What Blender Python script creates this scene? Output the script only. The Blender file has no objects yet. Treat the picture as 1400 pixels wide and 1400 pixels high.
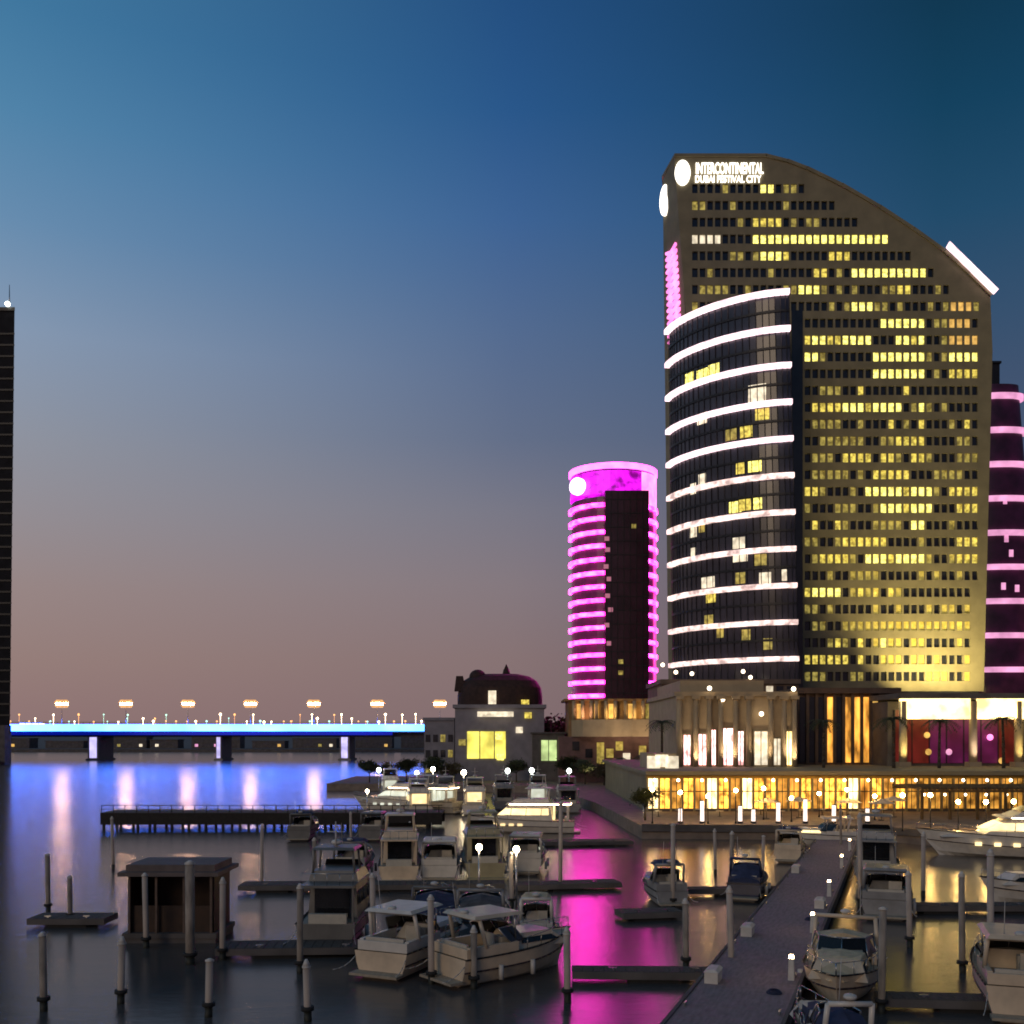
import bpy, math, random
from mathutils import Vector
random.seed(11)
R = math.radians
scn = bpy.context.scene
COL = scn.collection

# ------------------------------------------------------------------ camera
CAMZ = 12.0
HOR = 1005.0
cam_d = bpy.data.cameras.new('camera')
cam = bpy.data.objects.new('camera', cam_d)
COL.objects.link(cam)
cam.location = (0, 0, CAMZ)
cam.rotation_euler = (R(90), 0, 0)
cam_d.sensor_width = 36; cam_d.lens = 36
cam_d.shift_y = (HOR - 700) / 1400
cam_d.clip_end = 20000
scn.camera = cam

# ------------------------------------------------------------------ world: dusk sky
def s2l(c):
    out = []
    for v in c:
        v /= 255.0
        out.append(v / 12.92 if v <= 0.04045 else ((v + 0.055) / 1.055) ** 2.4)
    return tuple(out) + (1.0,)
world = bpy.data.worlds.new('World'); scn.world = world; world.use_nodes = True
nt = world.node_tree; nt.nodes.clear()
N = nt.nodes.new; L = nt.links.new
out = N('ShaderNodeOutputWorld')
tc = N('ShaderNodeTexCoord')
sep = N('ShaderNodeSeparateXYZ'); L(tc.outputs['Generated'], sep.inputs[0])
def ramp(stops, px):
    r = N('ShaderNodeValToRGB'); r.color_ramp.interpolation = 'B_SPLINE' if False else 'EASE'
    r.color_ramp.interpolation = 'LINEAR'
    xx = (px - 700) / 1400
    els = []
    for py, c in stops:
        zz = (HOR - py) / 1400
        els.append((max(0.0, zz / math.sqrt(1 + xx * xx + zz * zz)), c))
    els.sort(key=lambda e: e[0])
    cr = r.color_ramp
    cr.elements[0].position = els[0][0]; cr.elements[0].color = s2l(els[0][1])
    cr.elements[1].position = 1.0; cr.elements[1].color = s2l([v * 0.6 for v in els[-1][1]])
    for p, c in els[1:]:
        e = cr.elements.new(p); e.color = s2l(c)
    L(sep.outputs['Z'], r.inputs[0])
    return r
rl = ramp([(1005, (144, 116, 116)), (900, (152, 128, 124)), (800, (154, 136, 135)), (700, (150, 144, 150)), (600, (146, 150, 162)),
           (450, (136, 155, 180)), (300, (105, 143, 178)), (150, (82, 134, 172)), (0, (66, 122, 162))], 30)
rm = ramp([(1005, (132, 110, 112)), (900, (136, 116, 117)), (800, (134, 122, 128)), (700, (122, 121, 135)), (600, (100, 112, 138)),
           (450, (84, 108, 146)), (300, (62, 100, 150)), (150, (42, 88, 140)), (0, (36, 80, 130))], 690)
rr = ramp([(1005, (100, 82, 92)), (900, (96, 82, 98)), (800, (90, 82, 104)), (700, (82, 84, 110)), (600, (72, 86, 114)),
           (450, (56, 82, 112)), (300, (34, 76, 108)), (150, (20, 66, 96)), (0, (16, 56, 82))], 1250)
len2 = N('ShaderNodeVectorMath'); len2.operation = 'NORMALIZE'
comb = N('ShaderNodeCombineXYZ'); L(sep.outputs['X'], comb.inputs[0]); L(sep.outputs['Y'], comb.inputs[1])
L(comb.outputs[0], len2.inputs[0])
sep2 = N('ShaderNodeSeparateXYZ'); L(len2.outputs[0], sep2.inputs[0])
def mrange(a, b):
    m = N('ShaderNodeMapRange'); m.inputs['From Min'].default_value = a; m.inputs['From Max'].default_value = b
    m.interpolation_type = 'SMOOTHSTEP' if False else 'LINEAR'
    L(sep2.outputs['X'], m.inputs['Value']); return m
m1 = mrange(-0.46, 0.0); m2 = mrange(0.0, 0.385)
mx1 = N('ShaderNodeMix'); mx1.data_type = 'RGBA'
L(m1.outputs[0], mx1.inputs[0]); L(rl.outputs[0], mx1.inputs[6]); L(rm.outputs[0], mx1.inputs[7])
mx2 = N('ShaderNodeMix'); mx2.data_type = 'RGBA'
L(m2.outputs[0], mx2.inputs[0]); L(mx1.outputs[2], mx2.inputs[6]); L(rr.outputs[0], mx2.inputs[7])
bg = N('ShaderNodeBackground'); L(mx2.outputs[2], bg.inputs[0]); bg.inputs[1].default_value = 0.97
sky = N('ShaderNodeTexSky'); sky.sky_type = 'NISHITA'; sky.sun_disc = False
sky.sun_elevation = R(0.5); sky.sun_rotation = R(-80)
bg2 = N('ShaderNodeBackground'); L(sky.outputs[0], bg2.inputs[0]); bg2.inputs[1].default_value = 0.0015
add = N('ShaderNodeAddShader'); L(bg.outputs[0], add.inputs[0]); L(bg2.outputs[0], add.inputs[1])
L(add.outputs[0], out.inputs[0])

# added warm fill from behind the camera for boats and facades, weak and soft
sd = bpy.data.lights.new('warm_fill', 'SUN'); sd.energy = 0.42; sd.angle = R(20); sd.color = (1.0, 0.74, 0.48)
so = bpy.data.objects.new('warm_fill', sd); COL.objects.link(so)
so.rotation_euler = Vector((0.45, 0.85, -0.33)).to_track_quat('-Z', 'Y').to_euler()

scn.view_settings.view_transform = 'Standard'; scn.view_settings.look = 'None'
scn.view_settings.exposure = 0; scn.view_settings.gamma = 1
scn.cycles.use_denoising = True
scn.cycles.max_bounces = 6; scn.cycles.diffuse_bounces = 2; scn.cycles.glossy_bounces = 4
scn.cycles.sample_clamp_indirect = 6
scn.cycles.filter_width = 1.8

# ------------------------------------------------------------------ materials
MATS = {}
def mat(name, col, rough=0.6, metal=0.0, nscale=None, namt=0.25, bump=0.0, spec=0.5, stretch=(1, 1, 1)):
    if name in MATS: return MATS[name]
    m = bpy.data.materials.new(name); m.use_nodes = True
    t = m.node_tree; b = t.nodes['Principled BSDF']
    b.inputs['Roughness'].default_value = rough; b.inputs['Metallic'].default_value = metal
    b.inputs['Specular IOR Level'].default_value = spec
    b.inputs['Base Color'].default_value = (*col, 1)
    if nscale:
        tcn = t.nodes.new('ShaderNodeTexCoord'); mp = t.nodes.new('ShaderNodeMapping'); mp.inputs['Scale'].default_value = stretch
        n = t.nodes.new('ShaderNodeTexNoise'); n.inputs['Scale'].default_value = nscale; n.inputs['Detail'].default_value = 5
        t.links.new(tcn.outputs['Object'], mp.inputs[0]); t.links.new(mp.outputs[0], n.inputs[0])
        r = t.nodes.new('ShaderNodeValToRGB')
        r.color_ramp.elements[0].position = 0.3; r.color_ramp.elements[1].position = 0.7
        r.color_ramp.elements[0].color = (*[c * (1 - namt) for c in col], 1)
        r.color_ramp.elements[1].color = (*[min(1, c * (1 + namt)) for c in col], 1)
        t.links.new(n.outputs[0], r.inputs[0]); t.links.new(r.outputs[0], b.inputs['Base Color'])
        if bump:
            bp = t.nodes.new('ShaderNodeBump'); bp.inputs['Strength'].default_value = bump; bp.inputs['Distance'].default_value = 0.05
            t.links.new(n.outputs[0], bp.inputs['Height']); t.links.new(bp.outputs[0], b.inputs['Normal'])
    MATS[name] = m; return m

def emi(name, col, strength, vary=0.0, nscale=1.0, stretch=(1, 1, 1)):
    if name in MATS: return MATS[name]
    m = bpy.data.materials.new(name); m.use_nodes = True
    t = m.node_tree; b = t.nodes['Principled BSDF']
    b.inputs['Base Color'].default_value = (*[min(.6, c * .5) for c in col], 1); b.inputs['Roughness'].default_value = 0.4
    b.inputs['Emission Color'].default_value = (*col, 1); b.inputs['Emission Strength'].default_value = strength
    if vary:
        tcn = t.nodes.new('ShaderNodeTexCoord'); mp = t.nodes.new('ShaderNodeMapping'); mp.inputs['Scale'].default_value = stretch
        n = t.nodes.new('ShaderNodeTexNoise'); n.inputs['Scale'].default_value = nscale; n.inputs['Detail'].default_value = 3
        t.links.new(tcn.outputs['Object'], mp.inputs[0]); t.links.new(mp.outputs[0], n.inputs[0])
        mr = t.nodes.new('ShaderNodeMapRange'); mr.inputs['From Min'].default_value = 0.34; mr.inputs['From Max'].default_value = 0.66
        mr.inputs['To Min'].default_value = strength * (1 - vary); mr.inputs['To Max'].default_value = strength * (1 + vary)
        t.links.new(n.outputs[0], mr.inputs['Value']); t.links.new(mr.outputs[0], b.inputs['Emission Strength'])
    MATS[name] = m; return m

GLASS = mat('dark_glass', (0.018, 0.02, 0.028), 0.12, 0.0, 0.4, 0.3)
BAYGLASS = mat('bay_glass', (0.03, 0.03, 0.045), 0.18, 0.0, 0.25, 0.4)
BEIGE = mat('beige_stone', (0.235, 0.205, 0.125), 0.75, 0, 0.35, 0.16, 0.1)
CONC = mat('concrete', (0.30, 0.28, 0.25), 0.8, 0, 0.6, 0.18, 0.1)
DCONC = mat('dark_concrete', (0.10, 0.09, 0.085), 0.8, 0, 0.5, 0.3, 0.1)
PLASTER = mat('cream_plaster', (0.40, 0.31, 0.19), 0.8, 0, 0.5, 0.12)
GREYW = mat('grey_plaster', (0.22, 0.21, 0.24), 0.8, 0, 0.5, 0.15)
ROOFM = mat('brown_roof', (0.035, 0.016, 0.013), 0.8, 0, 1.2, 0.35, 0.2)
DARKM = mat('dark_metal', (0.03, 0.03, 0.032), 0.45, 0.6, 3.0, 0.3)
STEEL = mat('steel', (0.45, 0.45, 0.45), 0.25, 0.9, 6.0, 0.15)
GEL = mat('white_gelcoat', (0.68, 0.63, 0.55), 0.25, 0, 1.5, 0.10)
GELG = mat('grey_gelcoat', (0.26, 0.255, 0.25), 0.35, 0, 1.2, 0.2)
GELB = mat('beige_gelcoat', (0.68, 0.54, 0.38), 0.35, 0, 1.2, 0.15)
DECK = mat('boat_deck', (0.36, 0.30, 0.22), 0.6, 0, 4.0, 0.2)
TINT = mat('tinted_glass', (0.012, 0.013, 0.016), 0.08, 0, 2.0, 0.2)
NAVY = mat('navy_hull', (0.02, 0.03, 0.07), 0.2, 0, 1.5, 0.2)
BOOT = mat('boot_stripe', (0.04, 0.025, 0.03), 0.5, 0, 2.0, 0.2)
CANVAS = mat('tan_canvas', (0.62, 0.48, 0.30), 0.9, 0, 2.5, 0.2, 0.6)
BCANVAS = mat('blue_canvas', (0.03, 0.04, 0.09), 0.9, 0, 2.5, 0.3, 0.6)
VINYL = mat('cream_vinyl', (0.5, 0.46, 0.38), 0.5, 0, 3, 0.1)
WOOD = mat('weathered_planks', (0.085, 0.07, 0.06), 0.85, 0, 3.0, 0.35, 0.4, stretch=(6, 1, 1))
WALK = mat('walkway_deck', (0.27, 0.20, 0.205), 0.8, 0, 1.2, 0.22, 0.3, stretch=(1, 5, 1))
PILE = mat('pile_steel', (0.46, 0.38, 0.31), 0.6, 0.0, 1.5, 0.25, 0.2, stretch=(1, 1, 0.4))
PCAP = mat('pile_cap', (0.6, 0.57, 0.52), 0.5, 0, 2, 0.1)
RUB = mat('rubber', (0.02, 0.02, 0.02), 0.8, 0, 3, 0.2)
BARK = mat('bark', (0.06, 0.045, 0.03), 0.9, 0, 4, 0.3, 0.4)
LEAF = mat('leaf', (0.035, 0.05, 0.02), 0.7, 0, 0.9, 0.5)
LEAFD = mat('dry_leaf', (0.07, 0.055, 0.025), 0.7, 0, 0.9, 0.5)
PAVE = mat('paving', (0.20, 0.16, 0.13), 0.8, 0, 0.8, 0.25)
ASPH = mat('asphalt', (0.05, 0.05, 0.05), 0.85, 0, 1, 0.2)
HULLRED = mat('red_antifoul', (0.12, 0.02, 0.02), 0.6, 0, 2, 0.2)

W_HI = emi('window_bright', (1.0, 0.87, 0.19), 1.6, 0.6, 1.8)
W_MID = emi('window_soft', (1.0, 0.78, 0.13), 0.7, 0.65, 1.8)
W_LO = emi('window_dim', (0.9, 0.72, 0.16), 0.26, 0.8, 1.4)
W_OR = emi('window_orange', (1.0, 0.58, 0.14), 0.7, 0.4, 0.9)
W_PALE = emi('window_pale', (1.0, 0.86, 0.62), 0.9, 0.4, 0.9)
BANDW = emi('band_light', (1.0, 0.70, 0.76), 1.9, 0.35, 0.5)
BANDW2 = emi('band_light_low', (1.0, 0.70, 0.64), 1.4, 0.6, 0.7)
PINKS = emi('pink_light', (1.0, 0.22, 0.62), 2.2, 0.3, 0.3)
PINKV = emi('violet_pink_light', (0.85, 0.01, 0.90), 1.1, 0.8, 0.4)
PINKT = emi('pink_stripe', (1.0, 0.026, 0.54), 17.0, 0.6, 0.5)
PINKR = emi('pale_pink_band', (1.0, 0.42, 0.72), 0.9, 0.3, 0.3)
SIGNW = emi('sign_white', (1.0, 0.93, 0.80), 2.6)
LAMPW = emi('lamp_warm', (1.0, 0.56, 0.34), 120)
LAMPC = emi('lamp_white', (0.92, 1.0, 0.90), 9)
LAMPS = emi('lamp_small_warm', (1.0, 0.72, 0.42), 14)
CYAN = emi('bridge_cyan', (0.034, 0.160, 1.0), 17, 0.3, 0.05)
BLUE = emi('bridge_blue', (0.004, 0.03, 1.0), 0.25, 0.35, 0.03)
LAV = emi('pier_lavender', (0.62, 0.55, 1.0), 1.1, 0.3, 0.3)
GOLD = emi('restaurant_gold', (1.0, 0.46, 0.06), 2.0, 0.85, 1.3, (1, 1, .8))
GOLDD = emi('restaurant_dim_gold', (1.0, 0.46, 0.07), 0.5, 0.9, 1.1, (1, 1, .8))
GOLD2 = emi('restaurant_cream', (1.0, 0.72, 0.32), 3.2, 0.6, 1.0, (1, 1, .5))
AMBER = emi('lobby_amber', (1.0, 0.42, 0.06), 1.1, 0.9, 0.6, (1, 1, .35))
CREAML = emi('cream_glow', (1.0, 0.72, 0.27), 4.0, 0.6, 0.35)
ROSE = emi('rose_light_panel', (1.0, 0.50, 0.48), 3.5, 0.7, 0.7)
PURP = emi('purple_room', (0.16, 0.012, 0.10), 0.22, 0.9, 0.3)
YELR = emi('yellow_room', (1.0, 0.86, 0.14), 1.1, 0.45, 0.25)
GRNR = emi('green_room', (0.66, 0.85, 0.34), 0.8, 0.4, 0.4)
HEAD = emi('headlamp', (1.0, 0.9, 0.7), 20)
YLIT = emi('yacht_cabin_light', (1.0, 0.74, 0.36), 1.7, 0.3, 0.6)
YLITC = emi('yacht_cool_light', (0.86, 0.9, 0.74), 0.8, 0.3, 0.6)

# ------------------------------------------------------------------ helpers
def px2(px, D): return (px - 700) / 1400 * D
def zof(py, D): return CAMZ + (HOR - py) / 1400 * D
def dof(py, z=0.0): return 1400 * (CAMZ - z) / (py - HOR)
def wp(px, py, z=0.0):
    D = dof(py, z); return (px2(px, D), D)

class MB:
    def __init__(s): s.v = []; s.f = []; s.m = []; s.sm = []
    def add(s, vs, fs, mi=0, smooth=False):
        o = len(s.v); s.v += [tuple(v) for v in vs]
        for f in fs: s.f.append([o + i for i in f]); s.m.append(mi); s.sm.append(smooth)
    def quad(s, a, b, c, d, mi=0): s.add([a, b, c, d], [(0, 1, 2, 3)], mi)
    def box(s, x0, x1, y0, y1, z0, z1, mi=0):
        s.add([(x0, y0, z0), (x1, y0, z0), (x1, y1, z0), (x0, y1, z0), (x0, y0, z1), (x1, y0, z1), (x1, y1, z1), (x0, y1, z1)],
              [(0, 3, 2, 1), (4, 5, 6, 7), (0, 1, 5, 4), (1, 2, 6, 5), (2, 3, 7, 6), (3, 0, 4, 7)], mi)
    def frus(s, x0, x1, w0, z0, X0, X1, w1, z1, mi=0, yc=0):
        s.add([(x0, yc - w0, z0), (x1, yc - w0, z0), (x1, yc + w0, z0), (x0, yc + w0, z0), (X0, yc - w1, z1), (X1, yc - w1, z1), (X1, yc + w1, z1), (X0, yc + w1, z1)],
              [(0, 3, 2, 1), (4, 5, 6, 7), (0, 1, 5, 4), (1, 2, 6, 5), (2, 3, 7, 6), (3, 0, 4, 7)], mi)
    def prism(s, poly, z0, z1, mi=0, top=True):
        n = len(poly); o = [(x, y, z0) for x, y in poly] + [(x, y, z1) for x, y in poly]
        fs = [(i, (i + 1) % n, n + (i + 1) % n, n + i) for i in range(n)]
        if top: fs += [tuple(range(n, 2 * n)), tuple(range(n - 1, -1, -1))]
        s.add(o, fs, mi)
    def strip(s, pts, z0, z1, t, mi=0):
        """thick vertical ribbon along plan points; grows t to the left of travel"""
        n = len(pts); nr = []
        for i in range(n):
            a = Vector(pts[max(0, i - 1)]); b = Vector(pts[min(n - 1, i + 1)]); d = (b - a).normalized(); nr.append(Vector((d.y, -d.x)))
        o = []
        for i in range(n):
            p = Vector(pts[i]); q = p + nr[i] * t
            o += [(p.x, p.y, z0), (q.x, q.y, z0), (q.x, q.y, z1), (p.x, p.y, z1)]
        fs = []
        for i in range(n - 1):
            for k in range(4): fs.append((4 * i + k, 4 * i + (k + 1) % 4, 4 * i + 4 + (k + 1) % 4, 4 * i + 4 + k))
        fs += [(0, 3, 2, 1), (4 * n - 4, 4 * n - 3, 4 * n - 2, 4 * n - 1)]
        s.add(o, fs, mi)
    def cyl(s, p0, p1, r0, r1=None, n=10, mi=0, smooth=True):
        r1 = r0 if r1 is None else r1
        a, b = Vector(p0), Vector(p1); d = (b - a).normalized()
        u = d.orthogonal().normalized(); w = d.cross(u)
        o = []
        for c, r in ((a, r0), (b, r1)):
            for i in range(n):
                t = 2 * math.pi * i / n; o.append(c + u * (r * math.cos(t)) + w * (r * math.sin(t)))
        s.add(o, [(i, (i + 1) % n, n + (i + 1) % n, n + i) for i in range(n)], mi, smooth)
        s.add(o, [tuple(range(n - 1, -1, -1)), tuple(range(n, 2 * n))], mi)
    def path(s, pts, r, n=6, mi=0):
        for a, b in zip(pts[:-1], pts[1:]): s.cyl(a, b, r, r, n, mi)
    def ball(s, c, r, n=8, mi=0, sz=1.0):
        o = []; fs = []
        for i in range(n + 1):
            ph = math.pi * i / n
            for j in range(n): o.append((c[0] + r * math.sin(ph) * math.cos(2 * math.pi * j / n), c[1] + r * math.sin(ph) * math.sin(2 * math.pi * j / n), c[2] + sz * r * math.cos(ph)))
        for i in range(n):
            for j in range(n): fs.append((i * n + j, (i + 1) * n + j, (i + 1) * n + (j + 1) % n, i * n + (j + 1) % n))
        s.add(o, fs, mi, True)
    def loft(s, rings, mi=0, smooth=False, close=False, caps=True):
        n = len(rings[0]); o = [p for r in rings for p in r]; fs = []
        for i in range(len(rings) - 1):
            for j in range(n if close else n - 1):
                k = (j + 1) % n; fs.append((i * n + j, i * n + k, (i + 1) * n + k, (i + 1) * n + j))
        s.add(o, fs, mi, smooth)
        if caps: s.add(o, [tuple(range(n)), tuple(range(len(o) - 1, len(o) - 1 - n, -1))], mi)
    def build(s, name, mats, parent=None, world=True):
        if not isinstance(mats, (list, tuple)): mats = [mats]
        me = bpy.data.meshes.new(name)
        off = parent.location if (parent is not None and world and parent.parent is None and parent.type == 'EMPTY') else Vector((0, 0, 0))
        if parent is not None and world and parent.type != 'EMPTY':
            off = parent.parent.location if parent.parent is not None else Vector((0, 0, 0))
        me.from_pydata([(x - off.x, y - off.y, z - off.z) for x, y, z in s.v], [], s.f)
        for m in mats: me.materials.append(m)
        for p, mi, sm in zip(me.polygons, s.m, s.sm): p.material_index = mi; p.use_smooth = sm
        me.update()
        import bmesh
        bm = bmesh.new(); bm.from_mesh(me); bmesh.ops.remove_doubles(bm, verts=bm.verts, dist=1e-5)
        bmesh.ops.recalc_face_normals(bm, faces=bm.faces); bm.to_mesh(me); bm.free()
        o = bpy.data.objects.new(name, me); COL.objects.link(o)
        if parent is not None: o.parent = parent
        return o
def tag(o, label, cat, group=None):
    o['label'] = label; o['category'] = cat
    if group: o['group'] = group
    return o
def thing(name, label, cat, loc=(0, 0, 0), rz=0.0, group=None):
    o = bpy.data.objects.new(name, None); COL.objects.link(o); o.location = loc; o.rotation_euler = (0, 0, rz)
    o.empty_display_size = 0.5
    return tag(o, label, cat, group)
def struct(name, mb, m):
    o = mb.build(name, m); o['kind'] = 'structure'; return o
def copy_tree(o, parent=None):
    c = o.copy(); COL.objects.link(c)
    if parent is not None: c.parent = parent
    for ch in list(o.children): copy_tree(ch, c)
    return c
def bx(name, m, parent, *a, world=True):
    b = MB(); b.box(*a); return b.build(name, m, parent, world)
ORD = ['leftmost', 'second', 'third', 'fourth', 'fifth', 'sixth', 'seventh', 'eighth', 'ninth', 'tenth', 'eleventh', 'twelfth', 'thirteenth', 'fourteenth']
def ordl(i, n):
    if i == 0: return 'leftmost'
    if i == n - 1: return 'rightmost'
    return ORD[i] + ' from the left'

# ------------------------------------------------------------------ water
wm = bpy.data.materials.new('water'); wm.use_nodes = True
t = wm.node_tree; b = t.nodes['Principled BSDF']
b.inputs['Base Color'].default_value = (0.085, 0.078, 0.074, 1); b.inputs['IOR'].default_value = 1.33
b.inputs['Roughness'].default_value = 0.19
tcn = t.nodes.new('ShaderNodeTexCoord')
mp = t.nodes.new('ShaderNodeMapping'); mp.inputs['Scale'].default_value = (0.30, 0.9, 1)
n1 = t.nodes.new('ShaderNodeTexNoise'); n1.inputs['Scale'].default_value = 1.0; n1.inputs['Detail'].default_value = 8; n1.inputs['Roughness'].default_value = 0.68
t.links.new(tcn.outputs['Object'], mp.inputs[0]); t.links.new(mp.outputs[0], n1.inputs[0])
bp = t.nodes.new('ShaderNodeBump'); bp.inputs['Strength'].default_value = 0.22; bp.inputs['Distance'].default_value = 0.10
t.links.new(n1.outputs[0], bp.inputs['Height']); t.links.new(bp.outputs[0], b.inputs['Normal'])
w = MB(); w.quad((-9000, -300, 0), (9000, -300, 0), (9000, 9000, 0), (-9000, 9000, 0))
struct('water', w, wm)

# ------------------------------------------------------------------ land
q = MB()
EDGE = [(15.0, 118.5), (41.4, 116.5), (52, 102), (95, 78)]
q.prism(EDGE + [(150, 78), (150, 620), (-50, 620), (-24, 300), (-24, 222), (6, 212), (13, 160)], -3, 1.5)
struct('quay', q, PAVE)
q = MB()
for a, b_ in zip(EDGE[:-1], EDGE[1:]):
    d = (Vector(b_) - Vector(a)).normalized()
q.strip([(x, y + 0.0) for x, y in EDGE], 0.9, 1.72, 0.35)
struct('quay_kerb', q, DCONC)
q = MB(); q.prism([(-4000, 720), (4000, 720), (8000, 8900), (-8000, 8900)], -2, 2.2)
struct('far_shore', q, DCONC)

# ------------------------------------------------------------------ bridge
BY = 480
br = thing('bridge', 'long low road bridge with glowing cyan deck edge over blue lit water', 'bridge', (-180, BY, 0))
d = MB(); d.box(-420, 2, BY, BY + 22, 13.2, 15.0); d.box(-420, 2, BY + 4, BY + 18, 11.2, 13.2); d.build('deck', DCONC, br)
bx('light_strip', CYAN, br, -420, 2, BY - 0.5, BY - 0.02, 13.9, 17.0)
bx('light_strip', BLUE, br, -420, -56, BY - 0.35, BY - 0.02, 12.0, 13.5)
rl_ = MB(); rl_.box(-420, 2, BY - 0.3, BY - 0.15, 17.9, 18.1)
for i in range(141): rl_.box(-420 + 3 * i, -419.85 + 3 * i, BY - 0.3, BY - 0.15, 17.0, 17.9)
rl_.build('railing', STEEL, br)
for px, wd, m in ((-47, 3, LAV), (125, 5.2, LAMPC and LAV), (297, 2.6, LAV), (470, 4.6, LAV), (640, 3, LAV)):
    x = px2(px, BY)
    p = MB(); p.prism([(x - wd / 2, BY + 2), (x + wd / 2, BY + 2), (x + wd / 2, BY + 20), (x - wd / 2, BY + 20)], -2, 11.2)
    p.box(x - wd / 2 - .8, x + wd / 2 + .8, BY + 1.5, BY + 20.5, -1, 0.9)
    pier = p.build('pier', CONC, br)
    bx('light_strip', m, pier, x - wd * .32, x + wd * .32, BY + 1.8, BY + 1.97, 1.2, 11.0)
lamps = [-6, 82, 170, 255, 341, 428, 515, 601]
L0 = thing('street_lamp', '', 'street lamp', (px2(lamps[0], BY), BY + 2, 15.0), group='street lamps along the bridge')
p = MB(); p.cyl((0, 0, 0), (0, 0, 12.6), 0.16, 0.09, 8); p.cyl((0, 0, 0), (0, 0, .8), .3, .25, 8); p.build('pole', STEEL, L0, False)
p = MB(); p.path([(-1.4, 0, 12.9), (0, 0, 12.5), (1.4, 0, 12.9)], 0.07); p.build('arm', STEEL, L0, False)
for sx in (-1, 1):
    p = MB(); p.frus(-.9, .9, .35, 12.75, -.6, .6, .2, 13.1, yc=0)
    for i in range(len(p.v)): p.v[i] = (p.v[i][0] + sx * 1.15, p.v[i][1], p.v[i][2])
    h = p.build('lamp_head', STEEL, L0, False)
    p = MB(); p.cyl((sx * 1.3, 0, 12.2), (sx * 1.3, 0, 13.6), 2.2, 1.2, 14); p.cyl((sx * 1.3, 0, 9.9), (sx * 1.3, 0, 11.2), 1.2, 2.1, 14); p.build('lamp_halo', emi('amber_halo', (1, .50, .17), .95, .2, 1), h, False)  # glowing amber rings shaped to imitate the halo around each bulb
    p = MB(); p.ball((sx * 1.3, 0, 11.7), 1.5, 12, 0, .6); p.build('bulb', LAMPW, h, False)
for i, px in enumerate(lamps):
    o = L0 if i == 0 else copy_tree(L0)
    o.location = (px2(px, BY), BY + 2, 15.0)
    o['label'] = ('twin arm street lamp with orange glow on the bridge, cut by the left picture edge' if i == 0 else
                  'twin arm street lamp glowing warm on the bridge, ' + (ORD[i].replace('leftmost', 'first') + ' from the left' if i < 7 else 'rightmost, beside the grey block'))
random.seed(5)
for i in range(64):
    x = -268 + 226 * (i + random.uniform(-.4, .4)) / 63; hh = random.choice([.5, .8, .8, 2.2, 4.0]); yy = BY + random.uniform(.5, 18)
    p = MB(); p.cyl((x, yy, 15), (x, yy, 17.6 + hh), .06, n=5); p.ball((x, yy, 17.8 + hh), random.uniform(.28, .55), 8); p.build('deck_lamp', random.choice([LAMPS, LAMPS, emi('deck_orange', (1, .45, .14), 2.2), emi('deck_mint', (.5, 1, .7), 2.0)]), br)
# traffic
def vehicle(px, label, bus=False, dirx=1):
    x = px2(px, BY)
    v = thing('bus' if bus else 'car', label, 'bus' if bus else 'car', (x, BY + 5, 15.0), 0 if dirx > 0 else math.pi, None if bus else 'cars crossing the bridge')
    Lh, H = (5.5, 3.1) if bus else (2.3, 1.5)
    p = MB()
    if bus: p.frus(-Lh, Lh, 1.25, .5, -Lh + .1, Lh - .2, 1.2, H)
    else: p.frus(-Lh, Lh, .9, .35, -Lh + .1, Lh - .15, .88, .95)
    p.build('body', GEL if bus else GREYW, v, False)
    p = MB()
    if bus: p.frus(-Lh + .2, Lh + .02, 1.27, 1.5, -Lh + .2, Lh - .05, 1.24, 2.6)
    else: p.frus(-Lh + .5, Lh - 1.1, .82, .95, -Lh + 1.0, Lh - 1.8, .68, H)
    p.build('window', YLIT if bus else TINT, v, False)
    for sx in (-1, 1):
        for sy in (-1, 1):
            p = MB(); p.cyl((sx * Lh * .64, sy * .75, .35), (sx * Lh * .64, sy * .97 if not bus else sy * 1.28, .35), .35 if not bus else .5, n=12); p.build('wheel', RUB, v, False)
    for sy in (-1, 1):
        p = MB(); p.ball((Lh + .02, sy * .6, .75), .2, 6); p.build('headlight', HEAD, v, False)
vehicle(37, 'pale bus with lit windows crossing the left end of the bridge', True)
vehicle(119, 'grey car with bright headlights on the bridge left of the second lit pier', dirx=-1)
vehicle(368, 'grey car with bright headlights in the middle of the bridge')
vehicle(470, 'grey car with headlights above the lavender bridge pier nearest the marina', dirx=-1)

# far low buildings
fb = [(-20, 60, 7), (62, 52, 5), (140, 60, 8), (205, 38, 6), (262, 66, 9), (345, 44, 5), (400, 60, 7), (486, 50, 9), (548, 54, 8)]
for i, (px, wpx, h) in enumerate(fb):
    D = 760; x0 = px2(px, D); x1 = px2(px + wpx, D); z0 = 2.2
    o = thing('waterfront_building', 'small dark waterfront building beyond the bridge, ' + ordl(i, len(fb)) + ' of the far row', 'building', ((x0 + x1) / 2, D, z0), group='far buildings seen under the bridge')
    p = MB(); p.box(x0, x1, D, D + 14, z0, z0 + h); p.box(x0 - .4, x1 + .4, D - .4, D + 14.4, z0 + h, z0 + h + .6); p.build('wall', DCONC, o)
    nw = max(2, int((x1 - x0) / 7))
    for k in range(nw):
        if random.random() < 0.55:
            xx = x0 + (k + .5) * (x1 - x0) / nw
            bx('window', random.choice([W_PALE, W_LO, PINKR, W_OR]), o, xx - 1.2, xx + 1.2, D - .15, D - .01, z0 + 1.2, z0 + 3.2)

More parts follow.
